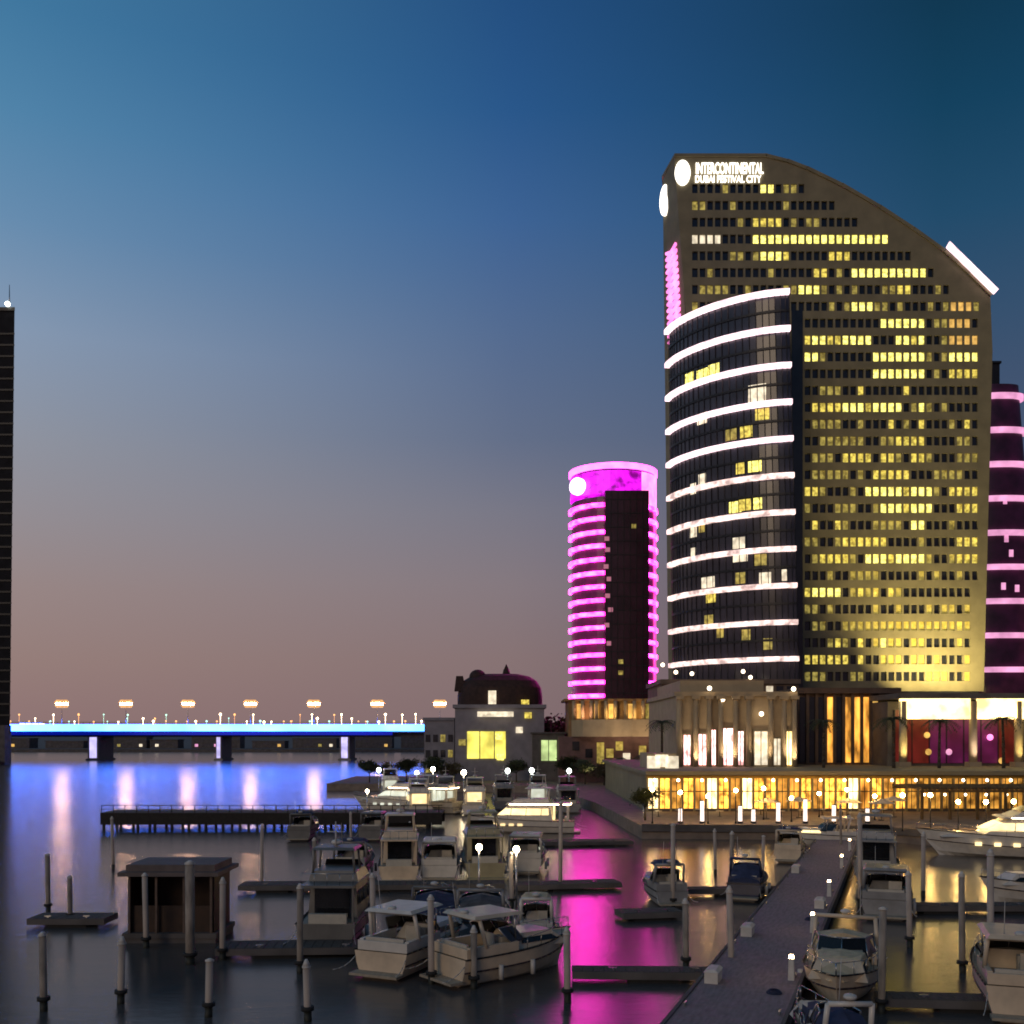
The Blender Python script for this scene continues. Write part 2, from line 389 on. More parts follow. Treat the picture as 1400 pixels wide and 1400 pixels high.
# ------------------------------------------------------------------ tower at the left edge
D = 420
x0, x1 = px2(-120, D), px2(20, D)
o = thing('skyscraper', 'dark unlit high rise with small white roof light, cut by the left picture edge', 'tower', ((x0 + x1) / 2, D, 0))
p = MB(); zt = zof(425, D); zb = zof(960, D)
xk = -26
p.add([(x0, D, 0), (px2(13, D), D, 0), (px2(13, D) + xk, D + 40, 0), (x0, D + 40, 0), (x0, D, zt), (x1, D, zt), (x1 + xk, D + 40, zt), (x0, D + 40, zt)],
      [(0, 3, 2, 1), (4, 5, 6, 7), (0, 1, 5, 4), (1, 2, 6, 5), (2, 3, 7, 6), (3, 0, 4, 7)])
p.build('wall', mat('black_cladding', (.012, .012, .015), .7, 0, .3, .4, 0, .15), o)
p = MB()
for k in range(38):
    z = 6 + k * 4.6
    if z > zt - 3: break
    f = z / zt; xe = px2(13, D) + f * (x1 - px2(13, D))
    p.prism([(x0, D - .3), (xe + .25, D - .3), (xe + .25 + xk, D + 40), (x0, D + 40)], z, z + .7)
p.build('floor_band', mat('soot_panel', (.012, .012, .014), .5, 0, 1, .3), o)
p = MB(); p.box(x0 + 3, x1 - 20, D + 4, D + 20, zt, zt + 8); p.prism([(x0, D - .4), (x1 + .3, D - .4), (x1 + .3 + xk, D + 40), (x0, D + 40)], zt, zt + 1.4); rf = p.build('roof', DARKM, o)
p = MB(); p.cyl((px2(8, D), D + 3, zt), (px2(8, D), D + 3, zt + 12), .35, .12, 8); p.build('mast', STEEL, o)
p = MB(); p.ball((px2(12, D), D - 1.0, zt + 2.4), 1.0, 10); p.build('roof_light', LAMPC, o)
p = MB(); p.box(px2(-60, D), px2(13, D) + 1, D - 6, D - .6, 0, 16); p.build('podium', DCONC, o)
landl = MB(); landl.prism([(-330, D - 14), (px2(16, D) + 2, D - 14), (px2(16, D) - 30, D + 56), (-330, D + 56)], -2, 1.6)
struct('left_shore', landl, DCONC)

# ------------------------------------------------------------------ hotel
HD = 205.0
hotel = thing('hotel_tower', 'tall sail shaped hotel with yellow lit windows and white banded glass bay', 'hotel', (px2(1130, HD), HD, 1.5))
roof_pts = [(215, 1046), (222, 1075), (232, 1102), (255, 1150), (285, 1202), (315, 1248), (345, 1290), (375, 1323), (405, 1354), (480, 1357), (945, 1345)]
def lerp_tab(tab, y):
    if y <= tab[0][0]: return tab[0][1]
    for (a, va), (b_, vb) in zip(tab[:-1], tab[1:]):
        if y <= b_: return va + (vb - va) * (y - a) / (b_ - a)
    return tab[-1][1]
def XR(py): return px2(lerp_tab(roof_pts, py), HD)
def XL(py): return px2(lerp_tab([(215, 922), (450, 939), (945, 939)], py), HD)
def XO(py): return px2(lerp_tab([(215, 906), (945, 914)], py), 213)
rows = [258 + 23.0 * k for k in range(30)]
lit = {0: [(1045, 1062, 'h')], 2: [(1030, 1068, 'm')], 3: [(942, 982, 'p'), (1028, 1130, 'h'), (1132, 1222, 'h')],
       4: [(1045, 1072, 'h'), (1133, 1160, 'm')], 5: [(1162, 1268, 'h'), (1110, 1120, 'm')], 6: [(1090, 1124, 'h'), (1213, 1240, 'm'), (960, 985, 'l')],
       7: [(1163, 1188, 'h'), (1298, 1330, 'o')], 8: [(1200, 1265, 'h'), (1298, 1330, 'o')], 9: [(1088, 1125, 'h'), (1135, 1190, 'h'), (1230, 1265, 'h'), (1298, 1335, 'o')],
       10: [(1088, 1115, 'h'), (1193, 1265, 'h'), (1298, 1345, 'h')], 11: [(1193, 1265, 'h'), (1298, 1335, 'm')], 12: [(1120, 1150, 'l')],
       13: [(1112, 1155, 'm'), (1156, 1232, 'h'), (1258, 1268, 'h')], 14: [(1258, 1266, 'm'), (1320, 1330, 'm'), (1110, 1140, 'l')],
       15: [(1225, 1262, 'm'), (1158, 1170, 'l')], 16: [(1155, 1190, 'm'), (1205, 1222, 'm'), (1250, 1262, 'm'), (1305, 1342, 'l')],
       17: [(1120, 1150, 'l'), (1193, 1238, 'm')], 18: [(1092, 1120, 'm'), (1185, 1270, 'h'), (1303, 1345, 'm')], 19: [(1200, 1270, 'h'), (1308, 1335, 'm'), (1140, 1160, 'l')],
       20: [(1250, 1266, 'h'), (1210, 1235, 'l')], 21: [(1095, 1120, 'l'), (1160, 1215, 'm'), (1308, 1335, 'm')], 22: [(1118, 1155, 'm'), (1186, 1268, 'h'), (1308, 1335, 'm')],
       23: [(1160, 1200, 'l')], 24: [(1095, 1150, 'h'), (1163, 1205, 'm')], 26: [(1168, 1215, 'l'), (1225, 1300, 'l')], 27: [(1128, 1150, 'm'), (1170, 1180, 'm'), (1205, 1216, 'h')],
       28: [(1095, 1150, 'm'), (1172, 1182, 'm')], 29: [(1100, 1130, 'l'), (1160, 1170, 'l')]}
WM = {'h': W_HI, 'm': W_MID, 'l': W_LO, 'o': W_OR, 'p': W_PALE}
PW = 10.4
front = MB(); panes = []
def fq(xa, za, xb, zb, xc, zc, xd, zd): front.quad((xa, HD, za), (xb, HD, zb), (xc, HD, zc), (xd, HD, zd))
levels = [215, 219, 222, 227, 232, 240, rows[0] - 11.5]
for a, b_ in zip(levels[:-1], levels[1:]):
    fq(XL(a), zof(a, HD), XR(a), zof(a, HD), XR(b_), zof(b_, HD), XL(b_), zof(b_, HD))
for k, y in enumerate(rows):
    ya, yb = y - 11.5, y + 11.5; za, zb = zof(ya, HD), zof(yb, HD)
    mg = 30 if y < 400 else 11
    xr = lerp_tab(roof_pts, ya) - mg
    xs = 945 if y < 420 else 1099
    n = int((xr - xs) / PW); xe = xs + n * PW
    fq(XL(ya), za, px2(xs, HD), za, px2(xs, HD), zb, XL(yb), zb)
    fq(px2(xe, HD), za, XR(ya), za, XR(yb), zb, px2(xe, HD), zb)
    w0, w1 = zof(y - 6.4, HD), zof(y + 6.0, HD)
    for j in range(n):
        pa = xs + j * PW; xa, xb = px2(pa, HD), px2(pa + PW, HD); m_ = (xb - xa)
        ia, ib = xa + m_ * .13, xb - m_ * .13
        fq(xa, za, xb, za, ib, w0, ia, w0); fq(xb, za, xb, zb, ib, w1, ib, w0)
        fq(xb, zb, xa, zb, ia, w1, ib, w1); fq(xa, zb, xa, za, ia, w0, ia, w1)
        for (p1, p2) in (((ia, w0), (ib, w0)), ((ib, w0), (ib, w1)), ((ib, w1), (ia, w1)), ((ia, w1), (ia, w0))):
            front.quad((p1[0], HD, p1[1]), (p2[0], HD, p2[1]), (p2[0], HD + .5, p2[1]), (p1[0], HD + .5, p1[1]))
        c = None
        for (u, v, kk) in lit.get(k, []):
            if u - 2 <= pa + PW / 2 <= v + 2: c = kk
        if c and random.random() < 0.08: c = {'h': 'm', 'm': 'l'}.get(c, c)
        if c is None:
            rr_ = random.random()
            cx = pa
            if rr_ < 0.03: c = 'm'
            elif rr_ < 0.14: c = 'l'
            elif rr_ < 0.34 and k > 12: c = 'l'
        if c: panes.append((ia, ib, w1, w0, c))
ya, yb = rows[-1] + 11.5, 945
fq(XL(ya), zof(ya, HD), XR(ya), zof(ya, HD), XR(yb), zof(yb, HD), XL(yb), zof(yb, HD))
# chamfer, side, roof
ys = [215, 222, 232, 255, 285, 315, 345, 375, 405, 480, 600, 945]
for a, b_ in zip(ys[:-1], ys[1:]):
    za, zb = zof(a, HD), zof(b_, HD)
    front.quad((XL(a), HD, za), (XL(b_), HD, zb), (XO(b_), 213, zb), (XO(a), 213, za))
    front.quad((XO(a), 213, za), (XO(b_), 213, zb), (XO(b_) + 2.6, 226, zb), (XO(a) + 2.6, 226, za))
    front.quad((XR(a), HD, za), (XR(b_), HD, zb), (XR(b_), 226, zb), (XR(a), 226, za))
zt = zof(215, HD)
front.add([(XL(215), HD, zt), (XR(215), HD, zt), (XR(215), 226, zt), (XO(215) + 2.6, 226, zt), (XO(215), 213, zt)], [(0, 1, 2, 3, 4)])
front.build('wall', BEIGE, hotel)
g = MB()
gl = [(XL(y) + .6, zof(y, HD)) for y in (222, 600, 945)]; gr = [(XR(y) - .8, zof(y + 4, HD)) for y in (945, 480, 405, 375, 345, 315, 285, 255, 232, 222)]
pts = gl + gr
g.add([(x, HD + .45, z) for x, z in pts], [tuple(range(len(pts)))])
g.build('glazing', GLASS, hotel)
# parapet cap along the roofline
cp = MB()
for a, b_ in zip(ys[:8], ys[1:9]):
    cp.add([(XR(a), HD - .3, zof(a, HD)), (XR(b_), HD - .3, zof(b_, HD)), (XR(b_), 226, zof(b_, HD)), (XR(a), 226, zof(a, HD)),
            (XR(a) + .3, HD - .3, zof(a, HD) + .6), (XR(b_) + .4, HD - .3, zof(b_, HD) + .5), (XR(b_) + .4, 226, zof(b_, HD) + .5), (XR(a) + .3, 226, zof(a, HD) + .6)],
           [(0, 3, 2, 1), (4, 5, 6, 7), (0, 1, 5, 4), (1, 2, 6, 5), (2, 3, 7, 6), (3, 0, 4, 7)])
cp.prism([(XL(215), HD - .3), (XR(215) + .3, HD - .3), (XR(215) + .3, 226), (XO(215) + 2.6, 226), (XO(215) - .2, 213)], zt + .02, zt + .62)
cp.build('parapet', BEIGE, hotel)
ls = MB()
a, b_ = (1292, 340), (1357, 404)
xa, za, xb, zb = px2(a[0], HD), zof(a[1], HD), px2(b_[0], HD), zof(b_[1], HD)
ls.add([(xa, HD - .9, za), (xb, HD - .9, zb), (xb, HD - .4, zb), (xa, HD - .4, za), (xa + .6, HD - .9, za + 1.1), (xb + .8, HD - .9, zb + .9), (xb + .8, HD - .4, zb + .9), (xa + .6, HD - .4, za + 1.1)],
       [(0, 3, 2, 1), (4, 5, 6, 7), (0, 1, 5, 4), (1, 2, 6, 5), (2, 3, 7, 6), (3, 0, 4, 7)])
ls.build('light_strip', BANDW, hotel)
# windows: brightest ones as parts, the rest as one
panes.sort(key=lambda p: {'h': 0, 'o': 1, 'p': 1, 'm': 2, 'l': 3}[p[4]])
rest = MB(); order = ['h', 'm', 'l', 'o', 'p']
for i, (xa, xb, za, zb, c) in enumerate(panes):
    if i < 68: bx('window', WM[c], hotel, xa + .02, xb - .02, HD + .30, HD + .42, za + .02, zb - .02)
    else: rest.box(xa + .02, xb - .02, HD + .30, HD + .42, za + .02, zb - .02, order.index(c))
ro = rest.build('window', [WM[c] for c in order], hotel); ro['kind'] = 'stuff'
# curved bay
def bay_pt(tt, z, out_=0.0):
    p_ = 1.62; c, s_ = math.cos(tt) ** (2 / p_), math.sin(tt) ** (2 / p_)
    f = max(0.0, min(1.0, (93.2 - z) / 70))
    xr = 50.8 + 1.8 * f; xl = 31.7 + .9 * f
    return (xr - (xr - xl + out_) * c, 206.8 - (18.8 + out_) * s_)
NB = 24
TT = [0.02 + (math.pi / 2 - 0.02) * i / NB for i in range(NB + 1)]
def bay_ring(z, out_): return [bay_pt(t_, z, out_) for t_ in TT]
bay = MB()
zs = [17] + [26.0 + 6.72 * i for i in range(11)]
for za, zb in zip(zs[:-1], zs[1:]):
    ra, rb = bay_ring(za, 0), bay_ring(zb, 0)
    for i in range(NB): bay.quad((*ra[i], za), (*ra[i + 1], za), (*rb[i + 1], zb), (*rb[i], zb))
    bay.quad((*ra[-1], za), (ra[-1][0], HD, za), (rb[-1][0], HD, zb), (*rb[-1], zb))
rt = bay_ring(93.2, 0); bay.add([(*p_, 93.2) for p_ in rt] + [(rt[-1][0], HD, 93.2)], [tuple(range(NB + 2))])
bayo = bay.build('glass_bay', BAYGLASS, hotel)
mul = MB()
for i in range(0, NB + 1):
    for za, zb in zip(zs[:-1], zs[1:]):
        a = bay_pt(TT[i], za, .12); b_ = bay_pt(TT[i], zb, .12)
        mul.cyl((*a, za), (*b_, zb), .09, .09, 4)
for i in range(10):
    z = 26.0 + 6.72 * i + 3.5
    mul.strip(bay_ring(z, 0.02), z - .22, z + .22, .18)
mul.build('mullion', DARKM, bayo)
for i in range(11):
    z = 93.2 - 6.72 * i
    s_ = MB(); s_.strip(bay_ring(z, 0.05), z - .45, z + .42, 1.0); s_.build('balcony_band', BANDW if i < 5 else BANDW2, hotel)
# lit bay windows (px, py, width m, material)
def bay_t(px, py):
    best = None
    for k in range(400):
        tt = 0.03 + (math.pi / 2 - .04) * k / 399; z = 60
        x, y = bay_pt(tt, zof(py, 195)); e = abs(700 + 1400 * x / y - px)
        if best is None or e < best[0]: best = (e, tt, y)
    return best[1], zof(py, best[2])
bl = [(943, 517, 2.0, 'h'), (960, 512, 2.2, 'h'), (976, 505, 2.0, 'h'), (1035, 533, 3.0, 'p'), (1035, 548, 3.0, 'p'), (960, 572, 2, 'p'), (1042, 566, 2.4, 'm'), (1000, 594, 2.0, 'l'), (1020, 590, 2, 'm'),
      (1012, 640, 1.4, 'm'), (1032, 637, 2.2, 'h'), (960, 655, 1.5, 'p'), (948, 668, 1.3, 'p'), (1005, 693, 2, 'h'), (1018, 690, 2, 'm'), (1036, 688, 1.4, 'h'), (948, 727, 1.6, 'p'), (960, 720, 1.2, 'l'),
      (1010, 742, 2, 'p'), (1012, 760, 2.4, 'p'), (1040, 765, 2, 'l'), (948, 756, 1.2, 'p'), (968, 796, 2.6, 'p'), (1012, 790, 1.6, 'l'), (1046, 790, 2, 'p'), (1072, 786, 1.2, 'p'), (972, 816, 1.8, 'm'),
      (970, 848, 1.8, 'l'), (985, 864, 1.2, 'l'), (1020, 868, 1.4, 'l'), (1050, 880, 1.5, 'l')]
for px, py, wd, c in bl:
    tt, z = bay_t(px, py)
    dt = wd / 2 / 18.0
    ring = [bay_pt(max(.02, min(math.pi / 2, tt + dt * u)), z, 0.06) for u in (-1, -.5, 0, .5, 1)]
    s_ = MB(); s_.strip(ring, z - 1.1, z + 1.0, .05); s_.build('window', WM[c], bayo)
# dark recess beside the bay
bx('recess', GLASS, hotel, px2(1082, HD), px2(1097, HD), HD - .25, HD - .02, 18, zof(425, HD))
# pink lattice on the chamfer
def cham(u, py, o_=0.25):
    x = XO(py) + (XL(py) - XO(py)) * u; y = 213 + (HD - 213) * u
    n = Vector((HD - 213, -(XL(py) - XO(py)))).normalized()
    return (x + n.x * o_, y + n.y * o_, zof(py, HD))
lat = MB(); yy = 328; k = 0
while yy < 452:
    a, b_, c = cham(.25, yy), cham(.8, yy + 9), cham(.25, yy + 18)
    lat.path([a, b_, c], .38, 5); a2, b2, c2 = cham(.8, yy), cham(.25, yy + 9), cham(.8, yy + 18)
    lat.path([a2, b2, c2], .38, 5); yy += 18
lat.build('light_lattice', PINKS, hotel)
# signs
def oval(cx, cy, cz, rx, rz, nrm, m, parent):
    p = MB(); n = Vector((nrm[0], nrm[1], 0)).normalized(); u = Vector((-n.y, n.x, 0)); c = Vector((cx, cy, cz)); o_ = []
    for dd in (0.0, 0.35):
        for i in range(28):
            a = 2 * math.pi * i / 28; o_.append(c + n * dd + u * (rx * math.cos(a)) + Vector((0, 0, rz * math.sin(a))))
    p.add(o_, [(i, (i + 1) % 28, 28 + (i + 1) % 28, 28 + i) for i in range(28)] + [tuple(range(28)), tuple(range(55, 27, -1))])
    return p.build('logo_oval', m, parent)
oval(px2(933, HD), HD - .02, zof(237, HD), 1.55, 2.5, (0, -1), SIGNW, hotel)
cc = cham(.22, 252, .05); oval(cc[0], cc[1], cc[2], 1.5, 3.2, (-8, -5), SIGNW, hotel)
def text(body, cx, y, z, height, width, m, parent, name='sign_lettering'):
    c = bpy.data.curves.new(name, 'FONT'); c.body = body; c.size = height * 1.35; c.extrude = .12; c.align_x = 'CENTER'; c.offset = 0.012 * height
    c.materials.append(m); o_ = bpy.data.objects.new(name, c); COL.objects.link(o_)
    o_.parent = parent; off = parent.location
    o_.rotation_euler = (R(90), 0, 0); o_.location = (cx - off.x, y - off.y, z - off.z)
    bpy.context.view_layer.update()
    k = width / o_.dimensions.x if o_.dimensions.x > 0 else 1
    dg = bpy.context.evaluated_depsgraph_get(); me = bpy.data.meshes.new_from_object(o_.evaluated_get(dg))
    n_ = bpy.data.objects.new(name, me); COL.objects.link(n_); n_.parent = parent; n_.rotation_euler = o_.rotation_euler; n_.location = o_.location; n_.scale = (k, 1, 1)
    bpy.data.objects.remove(o_); n_.name = name
    return n_
text('INTERCONTINENTAL', px2(997, HD), HD - .2, zof(238, HD), 2.3, px2(1042, HD) - px2(950, HD), SIGNW, hotel)
text('DUBAI FESTIVAL CITY', px2(995, HD), HD - .2, zof(250, HD), 1.45, px2(1040, HD) - px2(950, HD), SIGNW, hotel)

def spot(name, loc, target, energy, color, size=60, blend=.8, r=.3):
    l = bpy.data.lights.new(name, 'SPOT'); l.energy = energy; l.color = color; l.spot_size = R(size); l.spot_blend = blend; l.shadow_soft_size = r
    o_ = bpy.data.objects.new(name, l); COL.objects.link(o_); o_.location = loc
    o_.rotation_euler = (Vector(target) - Vector(loc)).to_track_quat('-Z', 'Y').to_euler(); return o_
YL = (1.0, 0.80, 0.32)
spot('facade_uplight', (px2(1262, 194), 195, 19.0), (px2(1262, HD), HD, 33), 34000, YL, 110, 1.0)
spot('facade_uplight', (px2(1322, 194), 194, 19.0), (px2(1322, HD), HD, 30), 24000, YL, 110, 1.0)
spot('facade_uplight', (px2(1180, 200), 186, 19.0), (px2(1200, HD), HD, 55), 13000, YL, 70)
spot('facade_uplight', (px2(1120, 200), 188, 19.0), (px2(1130, HD), HD, 40), 9000, YL, 60)
spot('facade_uplight', (px2(1290, 200), 172, 19.0), (px2(1200, HD), HD, 85), 6000, (1.0, .76, .34), 60)

# ------------------------------------------------------------------ banded tower at right edge
TD = 232
tw = thing('apartment_tower', 'dark round tower with pink lit floor bands behind the hotel at right picture edge', 'tower', (px2(1400, TD), TD, 1.5))
def tring(z, o_=0.0):
    f = max(0, min(1, (zof(520, TD) - z) / 80))
    xl = px2(1344, TD) - .5 * f; xr = px2(1398 + 40 * f, TD)
    cx, rx = (xl + xr) / 2, (xr - xl) / 2
    return [(cx - (rx + o_) * math.cos(math.pi * i / 20), TD + 3.2 - (3 + o_) * math.sin(math.pi * i / 20) ** .5) for i in range(21)]
p = MB(); p.box(px2(1357, TD), px2(1384, TD), TD + 6, TD + 12, zof(524, TD), zof(484, TD)); p.box(px2(1355.5, TD), px2(1385.5, TD), TD + 5.6, TD + 12.4, zof(484, TD), zof(481, TD)); p.build('penthouse', DARKM, tw)
p = MB(); zl = [1.5, 20, 40, 60, 80, zof(524, TD)]
p.loft([[(*q_, z) for q_ in tring(z)] for z in zl], close=True); p.build('wall', mat('plum_tower_glass', (.07, .012, .05), .35, 0, .3, .5), tw)
for i in range(9):
    z = zof(541 + 46.8 * i, TD)
    s_ = MB(); s_.strip(tring(z, .02), z - .6, z + .6, .9); s_.build('balcony_band', PINKR, tw)
for (px, py) in ((1372, 683), (1372, 735), (1380, 755), (1366, 800), (1385, 803)):
    z = zof(py, TD); rg = tring(z, .05); x = px2(px, TD); i = min(range(21), key=lambda k: abs(700 + 1400 * rg[k][0] / rg[k][1] - px))
    s_ = MB(); s_.strip(rg[i:i + 2], z - 1.0, z + .6, .06); s_.build('window', PINKR, tw)

# ------------------------------------------------------------------ pink tower
PD = 270
pt = thing('pink_tower', 'slim round tower with magenta glowing crown and pink striped balconies', 'tower', (px2(838, PD), PD, 1.5))
cx = px2(838, PD); RX = 10.9; RY = 10.0
def pring(o_, a0=0, a1=360, n=40, sx=0): return [(cx + sx - (RX + o_) * math.cos(R(a0 + (a1 - a0) * i / n)), PD - (RY + o_) * math.sin(R(a0 + (a1 - a0) * i / n))) for i in range(n + 1)]
zt = zof(690, PD); zc = zof(648, PD)
p = MB(); p.prism(pring(0)[:-1], 1.5, zt); p.build('wall', mat('plum_glass', (0.035, 0.012, 0.03), .3, 0, .3, .3), pt)
n = 15
for i in range(n):
    z = zt - 2.2 - i * 3.47
    for (a0, a1) in ((-12, 73), (123, 190)):
        s_ = MB(); s_.strip(pring(.05, a0, a1, 12), z - .42, z + .48, .75)
        bo = s_.build('balcony', PINKT, pt)
panel = MB(); pa, pb = px2(821, PD), px2(878, PD)
panel.box(pa, pb, PD - 13.2, PD - 6, 1.5, zt + .6); pn = panel.build('glass_panel', mat('dark_plum_panel', (0.05, 0.018, 0.03), .25, 0, .25, .4), pt)
rib = MB()
for i in range(1, 7): rib.box(pa + i * (pb - pa) / 7 - .07, pa + i * (pb - pa) / 7 + .07, PD - 13.35, PD - 13.2, 8, zt + .5)
for i in range(18): rib.box(pa, pb, PD - 13.3, PD - 13.21, 12 + i * 3.47, 12.22 + i * 3.47)
rib.build('mullion', DARKM, pn)
for (px, py) in ((829, 737), (830, 752), (828, 775), (832, 792), (830, 815), (834, 834), (829, 855), (832, 880), (866, 720), (848, 905), (848, 920)):
    xx = px2(px, PD - 13); zz = zof(py, PD - 13); bx('window', emi('dim_rose_window', (1, .35, .5), .35) if px < 840 else W_LO, pn, xx - .5, xx + .7, PD - 13.33, PD - 13.22, zz - .5, zz + .6)
cr = MB(); cr.strip(pring(-.6), zt + .7, zc - 1.6, 1.0); cr.build('crown_wall', PINKV, pt)
cr = MB(); cr.strip(pring(.1, -8, 188, 30), zc - 1.1, zc + .3, .6); cr.build('crown_ring', emi('crown_pink', (1.0, .07, .75), 7, .2, .3), pt)
cr = MB(); cr.prism(pring(0)[:-1], zc - 1.5, zc - .6); cr.build('roof', DARKM, pt)
cr = MB(); cr.strip(pring(.02, 125, 188, 10), zt - 2, zc - 1.6, .5); cr.build('crown_wall', PINKS, pt)
cr = MB(); cr.strip(pring(.1, 158, 176, 3), 9, zt - 2.1, .35); cr.build('light_strip', emi('edge_pink', (1.0, .12, .5), 1.0, .4, .5), pt)
p = MB(); zz = zof(675, PD); xx = px2(787, PD)
p.cyl((xx + .3, PD - 7.5, zz), (xx - .3, PD - 8.3, zz), 2.2, 2.2, 20); p.build('round_light', emi('round_lilac', (.95, .6, 1.0), 4.0), pt)
# ------------------------------------------------------------------ hotel podium and terraces
pod = thing('hotel_podium', 'long podium building with lit columns at the foot of the hotel', 'podium', (px2(1150, 160), 160, 1.5))
ZT = 6.6
p = MB(); p.box(px2(884, 141.6), 100, 141.6, 204, 1.5, ZT); p.box(px2(884, 137), 100, 137.6, 204.5, ZT, ZT + .55); p.build('terrace', BEIGE, pod)
# left wing with tall lit windows
FD = 158
x0, x1 = px2(925, FD), px2(1086, FD); zt = zof(952, FD)
p = MB(); p.box(x0, x1, FD, 190, ZT + .55, zt); p.box(x0 - .4, x1 + .4, FD - .5, 190, zt, zt + .7); p.box(x0 + 1, x1 - 4, FD + 3, 186, zt + .7, zt + 2.6)
p.build('wall', PLASTER, pod)
for i, (px, w_, pt0, m) in enumerate([(939, 9, 1005, ROSE), (960, 10, 1004, ROSE), (975, 6, 998, ROSE), (993, 17, 996, ROSE), (1012, 8, 1000, ROSE), (1040, 18, 1000, W_PALE), (1062, 9, 1010, W_PALE), (1078, 9, 1000, CREAML)]):
    xa, xb = px2(px - w_ / 2, FD), px2(px + w_ / 2, FD)
    wi = bx('window', m, pod, xa, xb, FD - .16, FD - .02, ZT + .8, zof(pt0, FD))
    f = MB(); f.box(xa - .22, xa, FD - .3, FD - .01, ZT + .7, zof(pt0, FD) + .3); f.box(xb, xb + .22, FD - .3, FD - .01, ZT + .7, zof(pt0, FD) + .3); f.box(xa, xb, FD - .28, FD - .01, zof(pt0, FD), zof(pt0, FD) + .28)
    f.box((xa + xb) / 2 - .06, (xa + xb) / 2 + .06, FD - .24, FD - .17, ZT + .8, zof(pt0, FD))
    f.build('frame', BEIGE, wi)
for px in (928, 950, 968, 984, 1004, 1022, 1052, 1070, 1084):
    x = px2(px, FD); c = MB(); c.cyl((x, FD - .9, ZT + .55), (x, FD - .9, zt), .42, .36, 12); c.box(x - .6, x + .6, FD - 1.45, FD - .52, zt - .5, zt - .01); c.build('column', PLASTER, pod)
for px in (950, 995, 1040, 1080):
    spot('column_uplight', (px2(px, FD), FD - 2.6, ZT + .8), (px2(px, FD), FD, zt - 3), 1000, (1.0, .76, .5), 85)
for px, py in ((987, 962), (1040, 975), (968, 930), (1012, 936)):
    pass
# lobby in the middle
GD = 168
x0, x1 = px2(1092, GD), px2(1228, GD); zt2 = zof(948, GD)
p = MB(); p.box(x0, x1, GD + .6, 203, ZT + .55, zt2); p.box(x0 - .3, x1 + .3, GD - .6, 203, zt2, zt2 + .9); p.build('wall', mat('brown_stone', (.10, .06, .04), .6, 0, .5, .3), pod)
edges = [x0 + (x1 - x0) * i / 11 for i in range(12)]
for i in range(11):
    m = AMBER if i in (3, 5, 6, 7) else (W_OR if i == 8 else GLASS)
    bx('window', m, pod, edges[i] + .25, edges[i + 1] - .25, GD + .35, GD + .58, ZT + .9, zt2 - .6)
    if i: 
        c = MB(); c.box(edges[i] - .24, edges[i] + .24, GD, GD + .58, ZT + .55, zt2); c.build('pillar', mat('brown_stone', (.1, .06, .04)), pod)
spot('lobby_light', ((x0 + x1) / 2 + 4, GD - 4, ZT + 1), ((x0 + x1) / 2 + 4, GD, 12), 500, (1, .5, .12), 95)
# right wing with bright entablature and purple hall
ED = 156
x0, x1 = px2(1230, ED), px2(1520, ED); zt3 = zof(955, ED); ze = zof(983, ED)
p = MB(); p.box(x0, x1, ED + 5, 200, ZT + .55, zt3 - .3); p.box(x0 - .4, x1, ED - .6, 200, zt3, zt3 + .8); p.build('wall', DCONC, pod)
for xa, xb in ((px2(1232, ED), px2(1327, ED)), (px2(1338, ED), px2(1516, ED))):
    bx('entablature', CREAML, pod, xa, xb, ED, ED + .8, ze, zt3 - .01)  # lit look of the stone band is put into its emission
REDR = emi('red_room', (0.20, 0.018, 0.012), 0.25, 0.9, 0.4)
hx = [x0 + 1 + (px2(1400, ED) - x0) * k / 7 for k in range(8)]
for k in range(7): bx('hall_window', REDR if k < 2 or k == 6 else PURP, pod, hx[k] + .08, hx[k + 1] - .08, ED + 4.7, ED + 4.98, ZT + 1.0, ze + 1.5)
for k in range(8): bx('hall_mullion', DARKM, pod, hx[k] - .07, hx[k] + .07, ED + 4.6, ED + 4.98, ZT + 1.0, ze + 1.5)
for k, px in enumerate((1236, 1332, 1394, 1440, 1500)):
    x = px2(px, ED); c = MB(); c.cyl((x, ED + .4, ZT + .55), (x, ED + .4, zt3 - .4), .62, .55, 14); c.box(x - .9, x + .9, ED - .5, ED + 1.3, ZT + .55, ZT + 1.3)
    c.build('column', PLASTER, pod)
    spot('column_uplight', (x, ED - 2.0, ZT + .8), (x, ED, ZT + 6), 1300 if k else 1500, (1, .80, .70) if k == 1 else YL, 70)
for px, py, m in ((1268, 1028, W_OR), (1296, 1028, PINKR), (1352, 1008, PINKS), (1266, 1005, W_OR), (1368, 1040, W_OR)):
    x = px2(px, ED + 4.6); z = zof(py, ED + 4.6); p = MB(); p.ball((x, ED + 4.2, z), .5, 8); p.build('hall_lamp', m, pod)
# small terrace lights in front
for px, py in ((904, 1040), (893, 1042), (918, 1042)):
    x = px2(px, 150); z = zof(py, 150); bx('window', W_PALE, pod, x - .95, x + .95, 149.4, 149.58, z - .9, z + .9)
p = MB(); p.box(px2(884, 150), px2(924, 150), 149.6, 158, ZT + .56, zof(1030, 150)); p.build('pavilion_wall', PLASTER, pod)
